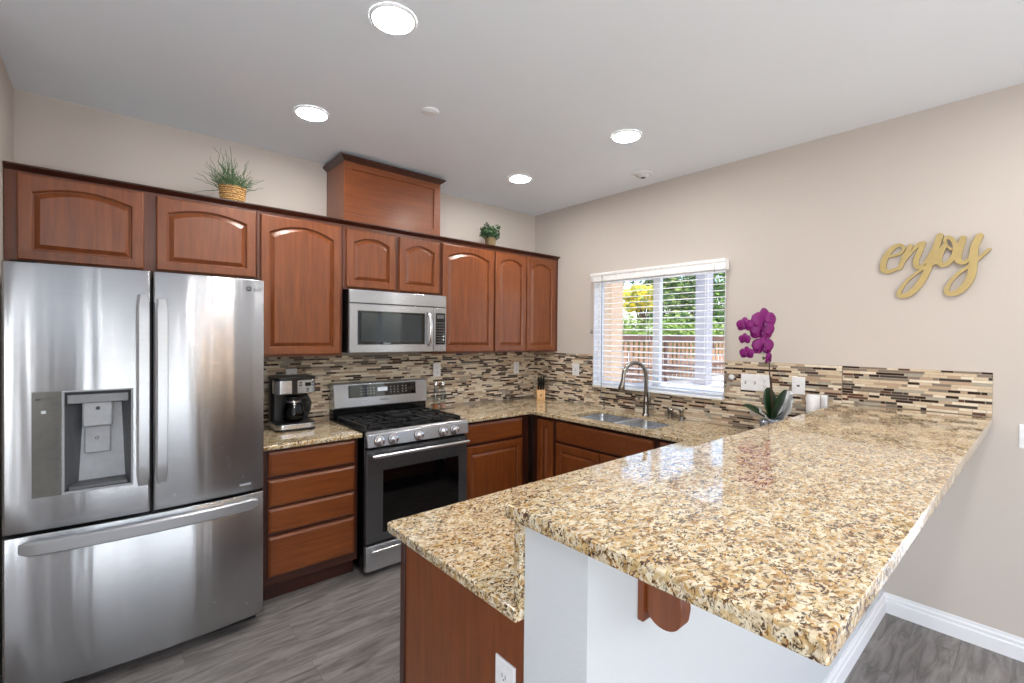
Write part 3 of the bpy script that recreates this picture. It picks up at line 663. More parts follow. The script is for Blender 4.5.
for k in range(13):
    q = k/12; z = 1.456+.258*q; d = .024+.034*(sin(pi*q)**.5 if 0 < q < 1 else 0); wv_ = .012
    R.append([F(.612-wv_, z, d), F(.612-wv_*.6, z, d+.006), F(.612+wv_*.6, z, d+.006), F(.612+wv_, z, d), F(.612+wv_*.6, z, d-.006), F(.612-wv_*.6, z, d-.006)])
mb.rings(R); obj('handle', mb, 'bright_steel', md, smooth=True)
m = MB(); fbox(m, F, .658, .767, mz0, 1.748, 0, .021); kp = obj('control_panel', m, 'steel', t, bevel=.003)
m = MB(); fbox(m, F, .672, .756, 1.466, 1.706, .0212, .0225); ks = obj('keypad', m, 'black_glass', t)
m = MB()
for r_ in range(8):
    for c_ in range(4): fbox(m, F, .680+c_*.019, .690+c_*.019, 1.480+r_*.021, 1.488+r_*.021, .0226, .0230)
obj('keys', m, 'slot_grey', ks)
m = MB(); fbox(m, F, .682, .745, 1.665, 1.692, .0226, .0230); obj('clock', m, 'dark_grey_plastic', ks)
m = MB(); fbox(m, F, .735, .747, 1.522, 1.534, .0231, .0236); fbox(m, F, .735, .747, 1.496, 1.508, .0231, .0236); obj('start_keys', m, 'print_white', ks)

# ------------------------------------------------------------------ sink and tap
t = thing('kitchen_sink', (-.35, -1.35, CT-.22), 'double-bowl stainless undermount sink set in the counter under the window', 'sink')
m = MB(); m.box(SX[0]+.001, SX[1]-.001, SY[1][1]-.001, SY[0][0]+.001, CT-CTH-.03, CT-.013)
obj('divider', m, 'handle_steel', t, bevel=.006)
for (ya, yb), dp_ in zip(SY, (.20, .17)):
    R = []
    for e, z, r_ in ((-.012, CT-CTH-.001, .05), (.002, CT-CTH-.001, .05), (.004, CT-.05, .05), (.010, CT-dp_+.02, .055), (.03, CT-dp_, .05), (.12, CT-dp_-.004, .03)):
        R.append([(a_, b_, z) for a_, b_ in rrect(SX[0]+e, SX[1]-e, ya+e, yb-e, max(r_-max(e, 0)*.3, .02))])
    m = MB(); m.rings(R, cap=(False, True)); bo = obj('bowl', m, 'sink_steel', t, smooth=True)
    m = MB(); m.lathe((SX[0]+SX[1])/2, (ya+yb)/2, [(.045, CT-dp_-.003), (.045, CT-dp_-.001), (.034, CT-dp_-.001), (.028, CT-dp_-.003)], 20); obj('strainer', m, 'drain', bo)
t = thing('faucet', (-.085, -1.385, CT), 'brushed nickel gooseneck pull-down faucet standing behind the sink', 'faucet')
fx_, fy_ = -.085, -1.385
m = MB(); m.lathe(fx_, fy_, [(.030, CT), (.030, CT+.006), (.026, CT+.010), (.024, CT+.016), (.023, CT+.10), (.020, CT+.125), (.0165, CT+.15)], 24); obj('body', m, 'faucet_nickel', t, smooth=True)
dirv = Vector((-.88, .475, 0)).normalized(); pts = [Vector((fx_, fy_, CT+.12)), Vector((fx_, fy_, CT+.22)), Vector((fx_, fy_, CT+.30))]
Rr = .098
for k in range(1, 15):
    a_ = pi*k/14*1.02; pts.append(Vector((fx_, fy_, CT+.315)) + dirv*Rr*(1-cos(a_)) + Vector((0, 0, Rr*1.05*sin(a_))))
m = MB(); m.tube(pts, .0165, 14); obj('gooseneck', m, 'faucet_nickel', t, smooth=True)
e0 = pts[-1]; m = MB(); m.tube([e0+Vector((0, 0, .004)), e0+Vector((0, 0, -.02))+dirv*.003, e0+Vector((0, 0, -.06))+dirv*.010, e0+Vector((0, 0, -.095))+dirv*.018, e0+Vector((0, 0, -.10))+dirv*.018], [.016, .0165, .021, .0265, .023], 16)
obj('spray_head', m, 'faucet_nickel', t, smooth=True)
sd = Vector((-.35, -.94, 0)).normalized(); b0 = Vector((fx_, fy_, CT+.10))
m = MB(); m.tube([b0, b0+sd*.042], .017, 14); m.tube([b0+sd*.030, b0+sd*.050+Vector((0, 0, .03)), b0+sd*.030+Vector((0, 0, .085))], [.012, .009, .007], 10); obj('lever', m, 'faucet_nickel', t, smooth=True)
# soap pump and small tap beside the faucet
t = thing('soap_dispenser', (-.075, -1.66, CT), 'short nickel soap dispenser pump with arched spout right of the faucet', 'soap dispenser')
m = MB(); m.lathe(-.075, -1.685, [(.021, CT), (.021, CT+.006), (.014, CT+.010), (.014, CT+.055), (.018, CT+.058), (.018, CT+.085), (.012, CT+.09)], 18); obj('pump', m, 'faucet_nickel', t, smooth=True)
m = MB(); m.tube([(-.078, -1.68, CT+.070), (-.09, -1.655, CT+.088), (-.10, -1.63, CT+.087), (-.108, -1.61, CT+.066)], [.009, .008, .007, .007], 10); obj('spout', m, 'faucet_nickel', t, smooth=True)
m = MB(); m.lathe(-.05, -1.575, [(.019, CT), (.019, CT+.05), (.021, CT+.055), (.021, CT+.078), (.015, CT+.084)], 18)
tag(obj('air_gap_cap', m, 'faucet_nickel', smooth=True), 'small cylindrical nickel air gap cap between faucet and soap dispenser', 'air gap')
m = MB(); m.lathe(-.105, -.985, [(.011, CT), (.011, CT+.01), (.006, CT+.014), (.005, CT+.055), (.009, CT+.058), (.009, CT+.072), (.006, CT+.075)], 14); m.tube([(-.105, -.985, CT+.062), (-.15, -.99, CT+.06)], .004, 8)
tag(obj('filter_tap', m, 'faucet_nickel', smooth=True), 'thin little nickel tap at the left rear corner of the sink', 'tap')

# ------------------------------------------------------------------ blind
t = thing('window_blind', (-.03, -1.357, 1.08), 'white horizontal slat blind hung open over the kitchen window', 'blind')
by0, by1 = -1.980, -.814; VY0, VY1, VZ0, VZ1 = -1.990, -.788, 2.020, 2.096
cr = [(.0, VZ0), (.055, VZ0), (.060, VZ0+.006), (.060, VZ1-.028), (.068, VZ1-.020), (.070, VZ1), (.0, VZ1)]
m = MB(); m.rings([[(-d, VY0, z) for d, z in cr], [(-d, VY1, z) for d, z in cr]]); obj('valance', m, 'blind_white', t, bevel=.002)
nsl = 20; zb = 1.140; zt = 2.012
for k in range(nsl):
    z = zb+(zt-zb)*k/(nsl-1); m = MB()
    yy0, yy1 = by0+.004, by1-.004
    sec = [(-.052, z-.0020), (-.031, z+.0032), (-.010, z+.0044), (-.010, z+.0004), (-.031, z-.0008), (-.052, z-.0060)]
    m.rings([[(a_, yy0, b_) for a_, b_ in sec], [(a_, yy1, b_) for a_, b_ in sec]]); obj('slat', m, 'blind_white', t)
boxo('bottom_rail', (-.056, -.008, by0+.002, by1-.002, 1.096, 1.116), 'blind_white', t, bevel=.004)
m = MB()
for yy in (-.875, -1.36, -1.845):
    for xx in (-.0545, -.0085): m.tube([(xx, yy, 1.10), (xx, yy, 2.05)], .0009, 5)
obj('ladder_cord', m, 'blind_white', t)
m = MB(); m.tube([(-.075, -.925, 2.07), (-.073, -.928, 1.02)], .0035, 8); m.tube([(-.073, -.928, 1.02), (-.073, -.928, .985)], .005, 8); obj('tilt_wand', m, 'grey_plastic', t, smooth=True)
m = MB()
for yy in (-.80, -.815): m.tube([(-.066, yy, 2.06), (-.064, yy, 1.60)], .001, 5); m.tube([(-.064, yy, 1.60), (-.064, yy, 1.565)], [.003, .006], 8)
m.tube([(-.062, -1.915, 2.06), (-.062, -1.915, 1.50)], .001, 5); m.tube([(-.062, -1.915, 1.50), (-.062, -1.915, 1.465)], [.003, .006], 8)
obj('pull_cord', m, 'slot_grey', t)

# ------------------------------------------------------------------ wall plates
def plate(name, F, w_, h_, gangs, label, cat, group=None):
    a_ = F(0, 0, 0); t = thing(name, a_, label, cat, group)
    m = MB(); m.rings([[F(u, v, 0) for u, v in ((0, 0), (w_, 0), (w_, h_), (0, h_))], [F(u, v, .004) for u, v in ((0, 0), (w_, 0), (w_, h_), (0, h_))], [F(u, v, .006) for u, v in ((.003, .003), (w_-.003, .003), (w_-.003, h_-.003), (.003, h_-.003))]])
    obj('plate', m, 'white_plastic', t)
    gwid = w_/len(gangs)
    for i_, g_ in enumerate(gangs):
        c_ = gwid*(i_+.5)
        if g_ == 'outlet':
            for cz in (h_*.32, h_*.68):
                m = MB(); P_ = rrect(c_-.016, c_+.016, cz-.013, cz+.013, .008, 3); m.prism(P_, F, .006, .0075); s_ = obj('socket', m, 'white_plastic', t)
                m = MB(); fbox(m, F, c_-.007, c_-.005, cz-.004, cz+.006, .0075, .008); fbox(m, F, c_+.005, c_+.007, cz-.004, cz+.006, .0075, .008); fbox(m, F, c_-.002, c_+.002, cz-.010, cz-.006, .0075, .008); obj('slots', m, 'slot_grey', s_)
        elif g_ == 'toggle':
            m = MB(); fbox(m, F, c_-.005, c_+.005, h_*.5-.011, h_*.5+.011, .006, .0068); obj('slot', m, 'slot_grey', t)
            m = MB(); m.rings([[F(c_+a, h_*.5+b, .006) for a, b in ((-.004, -.006), (.004, -.006), (.004, .006), (-.004, .006))], [F(c_+a, h_*.5+b+.008, .016) for a, b in ((-.003, -.003), (.003, -.003), (.003, .003), (-.003, .003))]]); obj('switch_lever', m, 'white_plastic', t)
        elif g_ == 'jack':
            m = MB(); fbox(m, F, c_-.008, c_+.008, h_*.5-.006, h_*.5+.006, .006, .0068); obj('jack', m, 'slot_grey', t)
    return t
TA = .0085
plate('outlet_plate', FA(-2.388, -TA, 1.178), .072, .116, ['outlet'], 'white outlet plate on the tile above the coffee maker', 'outlet')
plate('outlet_plate', FA(-1.205, -TA, 1.178), .072, .116, ['outlet'], 'white outlet plate on the tile just right of the range', 'outlet')
plate('outlet_plate', FA(-.285, -TA, 1.168), .068, .112, ['outlet'], 'white outlet plate on the back tile near the corner under the cabinets', 'outlet')
plate('switch_plate', FB(-TA, -.538, 1.172), .082, .112, ['toggle'], 'small white switch plate on the tile left of the window', 'switch')
plate('switch_plate', FB(-TA, -2.088, 1.180), .185, .112, ['toggle', 'toggle', 'outlet'], 'wide white three-gang switch plate on the tile behind the orchid', 'switch')
plate('jack_plate', FB(-TA, -2.406, 1.182), .074, .112, ['jack'], 'white cable jack plate on the tile right of the orchid', 'wall plate')
plate('switch_plate', FB(0, -3.392, 1.020), .075, .115, ['toggle'], 'white switch plate on the painted wall beyond the bar top', 'switch')
plate('outlet_plate', (lambda u, v, d: (-2.5885-d, -2.588-u, .630+v)), .072, .115, ['outlet'], 'white outlet plate low on the cherry end panel', 'outlet')
m = MB(); m.rings([[(-TA-dd, -2.022+rr*cos(2*pi*k/20), 1.262+rr*sin(2*pi*k/20)) for k in range(20)] for dd, rr in ((0, .020), (.006, .020), (.010, .015), (.012, .006))])
tag(obj('air_switch_button', m, 'white_plastic', smooth=True), 'round white button on the tile between window and three-gang plate', 'button')

# ------------------------------------------------------------------ ceiling fittings
def ring_pts(cx, cy, z, r, n=32): return [(cx+r*cos(2*pi*k/n), cy+r*sin(2*pi*k/n), z) for k in range(n)]
DL = [(-2.476, -1.776, 'round recessed ceiling light nearest the camera at the top of the photo'), (-2.458, -.753, 'round recessed ceiling light above the refrigerator end of the wall cabinets'),
      (-.911, -1.757, 'round recessed ceiling light over the sink side of the kitchen'), (-.877, -.735, 'round recessed ceiling light in front of the corner wall cabinets')]
DL += [(-2.4, -3.6, 'added recessed ceiling light for ambient fill over the dining side of the bar'), (-.9, -3.6, 'added recessed ceiling light for ambient fill over the far end of the bar, dining side'),  # four more cans out of view, added to raise the ambient light
       (-3.9, -5.6, 'added recessed ceiling light for ambient fill in the living room on the window side'), (-1.5, -6.4, 'added recessed ceiling light for ambient fill in the living room before the patio door')]
for cx, cy, lb in DL:
    t = thing('recessed_light', (cx, cy, H-.006), lb, 'ceiling light', 'recessed ceiling lights')
    m = MB(); m.rings([ring_pts(cx, cy, H-.0003, .091), ring_pts(cx, cy, H-.006, .090), ring_pts(cx, cy, H-.010, .080), ring_pts(cx, cy, H-.0003, .074)], cap=(False, False)); obj('trim_ring', m, 'trim_white', t, smooth=True)
    m = MB(); m.rings([ring_pts(cx, cy, H-.0005, .077), ring_pts(cx, cy, H-.007, .077)]); obj('lens', m, 'lamp_white', t)
t = thing('ceiling_sensor', (-1.975, -1.222, H-.012), 'small round white cover on the ceiling between the recessed lights', 'ceiling cover')
m = MB(); m.rings([ring_pts(-1.975, -1.222, H-.0003, .048), ring_pts(-1.975, -1.222, H-.006, .048), ring_pts(-1.975, -1.222, H-.012, .040)]); obj('cover', m, 'trim_white', t)
m = MB(); m.rings([ring_pts(-1.975, -1.222, H-.0122, .030), ring_pts(-1.975, -1.222, H-.015, .028)]); obj('cap', m, 'white_plastic', t)
t = thing('adjustable_downlight', (-.262, -1.44, H-.02), 'unlit round eyeball ceiling fitting near the window wall', 'ceiling light')
m = MB(); m.rings([ring_pts(-.262, -1.44, H-.0003, .078), ring_pts(-.262, -1.44, H-.006, .076), ring_pts(-.262, -1.44, H-.008, .055), ring_pts(-.262, -1.44, H-.0004, .052)], cap=(False, False)); obj('trim_ring', m, 'trim_white', t, smooth=True)
m = MB(); R = []
for k in range(5): a_ = radians(90*k/4*.8); R.append(ring_pts(-.262+.004*k, -1.44, H-.001-.024*sin(a_), .051*cos(a_)+.001))
m.rings(R); obj('eyeball', m, 'white_plastic', t, smooth=True)
m = MB(); m.rings([ring_pts(-.246, -1.44, H-.0245, .018), ring_pts(-.246, -1.44, H-.028, .016)]); obj('aperture', m, 'slot_grey', t)
# warm chandelier over the dining area behind the camera (mirrored in the refrigerator)
t = thing('chandelier', (-1.55, -5.3, 1.75), 'black four-arm chandelier with warm bulbs hanging over the dining area', 'chandelier')
m = MB(); m.lathe(-1.55, -5.3, [(.06, H-.0005), (.06, H-.02), (.01, H-.03), (.01, 2.0), (.03, 1.97), (.03, 1.84), (.008, 1.80)], 16)
for k in range(4):
    a_ = radians(45+90*k); m.tube([(-1.55+.02*cos(a_), -5.3+.02*sin(a_), 1.88), (-1.55+.15*cos(a_), -5.3+.15*sin(a_), 1.80), (-1.55+.27*cos(a_), -5.3+.27*sin(a_), 1.83), (-1.55+.28*cos(a_), -5.3+.28*sin(a_), 1.92)], .007, 8)
obj('frame', m, 'cast_iron', t, smooth=True)
for k in range(4):
    a_ = radians(45+90*k); m = MB(); m.lathe(-1.55+.28*cos(a_), -5.3+.28*sin(a_), [(.008, 1.921), (.018, 1.945), (.014, 1.985), (.002, 2.01)], 12); obj('bulb', m, 'bulb_warm', t, smooth=True)
SIGN = [
    [(2.89, 2.003, 0.009), (2.922, 2.007, 0.009), (2.945, 2.025, 0.0084), (2.947, 2.048, 0.009), (2.926, 2.06, 0.012), (2.896, 2.041, 0.0156), (2.869, 1.994, 0.018), (2.86, 1.943, 0.018), (2.875, 1.919, 0.0156), (2.904, 1.922, 0.012), (2.927, 1.933, 0.0096), (2.945, 1.954, 0.0072)],
    [(2.978, 2.048, 0.0144), (2.966, 2.02, 0.0144), (2.951, 1.982, 0.0156), (2.934, 1.931, 0.0132)],
    [(2.942, 1.946, 0.0072), (2.963, 1.983, 0.0072), (2.987, 2.019, 0.0084), (3.011, 2.05, 0.012), (3.03, 2.056, 0.0144)],
    [(3.03, 2.056, 0.0144), (3.017, 2.013, 0.0156), (3.003, 1.971, 0.0156), (3.004, 1.94, 0.0156), (3.019, 1.926, 0.012), (3.039, 1.952, 0.0072), (3.065, 2.007, 0.0072)],
    [(3.097, 2.085, 0.018), (3.085, 2.039, 0.018), (3.071, 1.987, 0.0192), (3.054, 1.926, 0.0192), (3.035, 1.87, 0.0192), (3.005, 1.817, 0.0192), (2.969, 1.782, 0.018), (2.938, 1.779, 0.0144), (2.936, 1.805, 0.012), (2.959, 1.848, 0.0096), (2.995, 1.889, 0.0084), (3.037, 1.924, 0.0084), (3.074, 1.959, 0.0084), (3.097, 1.999, 0.0072)],
    [(3.119, 2.038, 0.012), (3.099, 1.995, 0.018), (3.092, 1.955, 0.018), (3.109, 1.93, 0.0144), (3.133, 1.941, 0.0144), (3.153, 1.976, 0.0144), (3.158, 2.017, 0.0132), (3.147, 2.053, 0.012), (3.13, 2.072, 0.0108), (3.117, 2.061, 0.0096), (3.122, 2.032, 0.0072), (3.145, 2.008, 0.0072), (3.166, 2.02, 0.0072)],
    [(3.185, 2.059, 0.0156), (3.177, 2.022, 0.018), (3.168, 1.982, 0.0192), (3.169, 1.948, 0.0168), (3.187, 1.933, 0.0132), (3.208, 1.951, 0.0096), (3.221, 1.979, 0.0084)],
    [(3.245, 2.062, 0.0168), (3.231, 2.026, 0.018), (3.224, 1.975, 0.0204), (3.223, 1.916, 0.0204), (3.215, 1.854, 0.0204), (3.191, 1.807, 0.0192), (3.159, 1.779, 0.0168), (3.132, 1.781, 0.0144), (3.128, 1.804, 0.012), (3.144, 1.845, 0.0096), (3.174, 1.884, 0.0096), (3.209, 1.914, 0.0096), (3.242, 1.947, 0.0096), (3.28, 1.99, 0.0084)],
    [(3.254, 2.063, 0.0072), (3.245, 2.031, 0.006), (3.234, 2.0, 0.006)],
    [(3.072, 1.94, 0.0096), (3.089, 1.946, 0.0096), (3.106, 1.936, 0.0084)],
]
def catmull(P, n=7):
    out = []
    for i in range(len(P)-1):
        p0, p1, p2, p3 = P[max(i-1, 0)], P[i], P[i+1], P[min(i+2, len(P)-1)]
        for k in range(n):
            t = k/n; out.append(tuple(.5*((2*b)+(-a+c)*t+(2*a-5*b+4*c-d)*t*t+(-a+3*b-3*c+d)*t*t*t) for a, b, c, d in zip(p0, p1, p2, p3)))
    out.append(P[-1]); return out
t = thing('wall_sign', (-.010, -3.05, 1.76), 'gold script wall sign reading enjoy, mounted on the plain right wall', 'sign')
def ribbon(mb, pts, d0, d1, grow=0, rise=.0006):
    P = catmull(pts); L = []; R_ = []; n = len(P)
    for i, (u, v, w_) in enumerate(P):
        a_, b_ = P[max(i-1, 0)], P[min(i+1, n-1)]; dx, dy = b_[0]-a_[0], b_[1]-a_[1]; q = sqrt(dx*dx+dy*dy) or 1
        h = w_*.80+grow; e = d1+rise*i/n; L.append((u-dy/q*h, v+dx/q*h, e)); R_.append((u+dy/q*h, v-dx/q*h, e))
    mb.rings([[(-d0, -l[0], l[1]), (-l[2], -l[0], l[1]), (-r[2], -r[0], r[1]), (-d0, -r[0], r[1])] for l, r in zip(L, R_)])
    for (u, v, w_), e in ((P[0], d1-.0002), (P[-1], d1+rise+.0002)):
        mb.rings([[(-dd, -(u+(w_*.80+grow)*cos(2*pi*k/16)), v+(w_*.80+grow)*sin(2*pi*k/16)) for k in range(16)] for dd in (d0, e)])
m = MB()
for k, q in enumerate(SIGN): ribbon(m, q, .004, .0110, 0, .0002)
obj('lettering_side', m, 'gold_edge', t)
m = MB()
for k, q in enumerate(SIGN): ribbon(m, q, .0125, .0140+k*.0009, 0)
obj('lettering_face', m, 'gold', t)

# ------------------------------------------------------------------ coffee maker
def F_rot(cx, cy, z, ang): 
    c_, s_ = cos(ang), sin(ang); return lambda x_, y_, z_: (cx+x_*c_-y_*s_, cy+x_*s_+y_*c_, z+z_)
def lbox(mb, G, x0, x1, y0, y1, z0, z1):
    P_ = [(x0, y0), (x1, y0), (x1, y1), (x0, y1)]; mb.rings([[G(a, b, z0) for a, b in P_], [G(a, b, z1) for a, b in P_]]); return mb
def lround(mb, G, x0, x1, y0, y1, z0, z1, r):
    P_ = rrect(x0, x1, y0, y1, r, 5); mb.rings([[G(a, b, z0) for a, b in P_], [G(a, b, z1) for a, b in P_]]); return mb
cx, cy = -2.405, -.205
t = thing('coffee_maker', (cx, cy, CT), 'black and chrome drip coffee maker with glass carafe on the short counter', 'coffee maker')
G = F_rot(cx, cy, CT+.0005, radians(0))
m = MB(); lround(m, G, -.125, .125, -.125, .12, 0, .012, .045); obj('foot', m, 'black_plastic', t, bevel=.002)
m = MB(); lround(m, G, -.123, .123, -.123, .10, .0125, .044, .045); obj('base_band', m, 'bright_steel', t, bevel=.003)
m = MB(); lround(m, G, -.118, .118, -.118, .095, .0445, .050, .045); obj('warming_plate', m, 'black_plastic', t)
m = MB(); lround(m, G, -.118, .118, .015, .115, .0125, .330, .03); obj('water_tank', m, 'black_plastic', t, bevel=.003)
m = MB(); lround(m, G, -.121, .121, -.118, .014, .238, .325, .030); hd = obj('brew_head', m, 'steel', t, bevel=.004)
m = MB(); lround(m, G, -.123, .123, -.121, .117, .3255, .345, .035); obj('lid', m, 'black_plastic', t, bevel=.004)
m = MB(); lbox(m, G, -.030, .002, -.1215, -.117, .240, .324); obj('trim_stripe', m, 'black_plastic', hd)
m = MB(); lbox(m, G, .050, .085, -.1205, -.117, .285, .307); obj('clock_display', m, 'black_glass', hd)
m = MB()
for a_, b_ in ((.022, .305), (.022, .288), (.100, .305), (.100, .288), (.066, .263), (.066, .248)): lbox(m, G, a_-.007, a_+.007, -.1225, -.117, b_, b_+.007)
obj('buttons', m, 'black_plastic', hd)
m = MB(); prof = [(.040, .052), (.058, .058), (.066, .085), (.066, .110), (.058, .150), (.045, .178), (.043, .190)]
m.rings([[G(r_*cos(2*pi*k/28), -.045+r_*sin(2*pi*k/28), z_) for k in range(28)] for r_, z_ in prof], cap=(True, False)); ca = obj('carafe', m, 'smoked_glass', t, smooth=True)
m = MB(); m.rings([[G(r_*cos(2*pi*k/28), -.045+r_*sin(2*pi*k/28), z_) for k in range(28)] for r_, z_ in ((.046, .1905), (.048, .196), (.048, .212), (.02, .222))]); obj('carafe_lid', m, 'black_plastic', ca, smooth=True)
m = MB(); m.rings([[G(r_*cos(2*pi*k/28), -.045+r_*sin(2*pi*k/28), z_) for k in range(28)] for r_, z_ in ((.047, .176), (.047, .189), (.045, .189))], cap=(False, False)); obj('carafe_band', m, 'bright_steel', ca, smooth=True)
m = MB(); hp = [(.044, -.050, .200), (.085, -.060, .205), (.098, -.064, .170), (.092, -.062, .115), (.068, -.055, .085)]
m.tube([G(*p) for p in hp], [.008, .010, .011, .010, .007], 10); obj('carafe_handle', m, 'black_plastic', ca, smooth=True)
m = MB(); m.tube([(-2.352, -.018, 1.215), (-2.352, -.03, 1.215), (-2.36, -.045, 1.16), (-2.37, -.06, 1.08)], .004, 8); m.box(-2.368, -2.336, -.038, -.0165, 1.200, 1.226)
obj('power_cord', m, 'black_plastic', t)

# knife block: slanting wooden block, two rows of knives
kx, ky = -.150, -.255
t = thing('knife_block', (kx, ky, CT), 'small light wood knife block standing in the counter corner', 'knife block')
kd = Vector((-.62, -.78, 0)).normalized(); ks_ = Vector((kd.y*-1, kd.x, 0)); 
def K(a, b, c): p = Vector((kx, ky, CT+.0005))+kd*b+ks_*a; return (p.x, p.y, p.z+c)
prof = [(.045, 0), (.045, .088), (.010, .150), (-.055, .115), (-.055, 0)]
m = MB(); m.rings([[K(-.040, b, c) for b, c in prof], [K(.040, b, c) for b, c in prof]]); obj('block', m, 'block_wood', t, bevel=.003)
m = MB(); m.rings([[K(.007*cos(2*pi*k/12), dd, .055+.010*sin(2*pi*k/12)) for k in range(12)] for dd in (.0452, .0458)]); obj('logo', m, 'stem_brown', t)
for i_, (a, b, c, L) in enumerate(((-.025, .032, .112, .082), (0, .032, .112, .085), (.025, .032, .112, .080), (-.024, .014, .144, .092), (.000, .012, .146, .098), (.024, .014, .144, .09))):
    d_ = (Vector(K(0, .050, .088))-Vector(K(0, 0, 0))); d_ = Vector(K(a, b+.40*L, c+.92*L))-Vector(K(a, b, c)); p0 = Vector(K(a, b, c)); d_.normalize()
    side = ks_; th = side.cross(d_).normalized()
    m = MB(); R = []
    for q, ww, hh in ((0.004, .009, .012), (.2, .0105, .013), (.6, .010, .012), (.93, .011, .015), (1, .008, .011)):
        R.append([tuple(p0+d_*L*q+side*ww*cos(2*pi*k/10)+th*hh*sin(2*pi*k/10)) for k in range(10)])
    m.rings(R); t = thing('knife', tuple(p0), 'black handled knife standing in the wooden knife block', 'knife', 'knives in the wooden block'); h_ = obj('handle', m, 'black_plastic', t, smooth=True)
    m = MB(); R = [[tuple(p0+d_*q+side*.001*sx_+th*.008*sy_) for sx_, sy_ in ((-1, -1), (1, -1), (1, 1), (-1, 1))] for q in (-.02, .0035)]; m.rings(R); obj('blade', m, 'bright_steel', t)

# clear glass shaker bottles right of the range
for i_, (cx, cy, h_, lb) in enumerate(((-1.245, -.115, .235, 'clear tall glass cruet close beside the range backguard'), (-1.180, -.125, .235, 'clear tall glass cruet, the right-hand one beside the range'))):
    t = thing('glass_cruet', (cx, cy, CT), lb, 'bottle', 'glass cruets beside the range')
    m = MB(); z = CT+.0005; m.lathe(cx, cy, [(.024, z), (.026, z+.004), (.026, z+.135), (.020, z+.155), (.015, z+.170), (.015, z+.190), (.013, z+.19), (.013, z+.170), (.018, z+.152), (.0235, z+.133), (.0235, z+.008)], 20, (True, False)); obj('bottle', m, 'clear_glass', t, smooth=True)
    m = MB(); m.lathe(cx, cy, [(.0232, z+.009), (.0232, z+.045)], 20); obj('contents', m, 'pink_salt' if i_ else 'terracotta', t)
    m = MB(); m.lathe(cx, cy, [(.0155, z+.191), (.0165, z+.194), (.0165, z+.220), (.010, z+.232)], 16); obj('cap', m, 'bright_steel', t, smooth=True)

# white canister on the counter behind the bar
cx, cy = -.090, -2.548
t = thing('white_canister', (cx, cy, CT), 'plain white rounded canister on the lower counter behind the bar top, by the tiles', 'canister')
m = MB(); z = CT+.0005; m.lathe(cx, cy, [(.033, z), (.036, z+.004), (.036, z+.276), (.032, z+.283), (.015, z+.285)], 30); obj('body', m, 'white_plastic', t, smooth=True)
t = boxo('white_box', (-.046, -.0105, -2.608, -2.574, CT+.0005, CT+.280), 'white_plastic', None, bevel=.006); tag(t, 'slim white box standing against the tiles just behind the white canister', 'box')

# ------------------------------------------------------------------ orchid
ox, oy = -.190, -2.360
t = thing('orchid', (ox, oy, CT), 'magenta orchid in a pot wrapped in clear cellophane beside the bar top', 'plant')
z = CT+.0005
m = MB(); m.lathe(ox, oy, [(.045, z), (.060, z+.10), (.062, z+.115), (.056, z+.115), (.052, z+.10)], 24, (True, True)); obj('pot', m, 'terracotta', t, smooth=True)
rnd = random.Random(4); m = MB(); R = []
for q, (rr, zz, amp) in enumerate(((.052, .002, .002), (.066, .05, .004), (.070, .10, .006), (.062, .118, .005))):
    R.append([(ox+(rr+amp*sin(k*2.6))*cos(2*pi*k/48), oy+(rr+amp*sin(k*2.6))*sin(2*pi*k/48), z+zz) for k in range(48)])
m.rings(R, cap=(False, False)); m.lathe(ox, oy, [(.064, z+.108), (.066, z+.118), (.060, z+.124)], 24); obj('foil_wrap', m, 'foil', t, smooth=True)
# cellophane skirt: pleated sheet flaring up, higher at the two sides
for nm, a0, a1, hh, fl in (('cellophane', -85, 0, .185, .055), ('cellophane', 115, 185, .07, .085)):
    m = MB(); NA, NH = 36, 7; vs = []; fs = []
    for j in range(NH):
        q = j/(NH-1)
        for i in range(NA):
            s_ = i/(NA-1); a_ = radians(a0+(a1-a0)*s_); env = sin(pi*s_)**.5 if 0 < s_ < 1 else 0
            rr = .052+fl*q**1.2*(.8+.2*sin(s_*9))+.007*q*sin(i*1.9); vs.append((ox+rr*cos(a_), oy+rr*sin(a_), z+.115+hh*q*(.35+.65*env)-.010*q*cos(i*1.3)))
    for j in range(NH-1):
        for i in range(NA-1): fs.append((j*NA+i, j*NA+i+1, (j+1)*NA+i+1, (j+1)*NA+i))
    m.add(vs, fs); o = obj(nm, m, 'cellophane', t, smooth=True); sm = o.modifiers.new('solid', 'SOLIDIFY'); sm.thickness = .0008
def leaf(base, direction, L, W_, droop, up_, roll=0, nn=10):
    d_ = Vector(direction).normalized(); s_ = d_.cross(Vector((0, 0, 1))).normalized(); s_ = (s_*cos(roll)+Vector((0, 0, 1))*sin(roll)).normalized()
    mb = MB(); vs = []; fs = []
    for k in range(nn+1):
        q = k/nn; p = Vector(base)+d_*L*q*cos(up_)+Vector((0, 0, 1))*(L*q*sin(up_)-droop*q*q); w_ = W_*(sin(pi*min(1, q*.93+.05))**.6)
        n_ = s_.cross(d_).normalized()
        for j in (-1, -.5, 0, .5, 1): vs.append(tuple(p+s_*w_*j+n_*abs(j)*w_*.25))
    for k in range(nn):
        for j in range(4): fs.append((k*5+j, k*5+j+1, (k+1)*5+j+1, (k+1)*5+j))
    mb.add(vs, fs); return mb
right = Vector((.755, -.655, 0)); toward = Vector((-.655, -.755, 0))
for dr_, L, W_, dp_, up_, ro in ((right*-.95+toward*.25, .245, .030, .02, .50, .9), (right*.35+toward*.5, .225, .060, .02, 1.25, 0), (right*-.15-toward*.6, .20, .052, .0, 1.36, 0), (right*.9-toward*.3, .12, .03, .03, .6, .6)):
    o = obj('leaf', leaf((ox, oy, z+.115), dr_, L, W_, dp_, up_, ro), 'orchid_leaf', t, smooth=True); sm = o.modifiers.new('solid', 'SOLIDIFY'); sm.thickness = .002
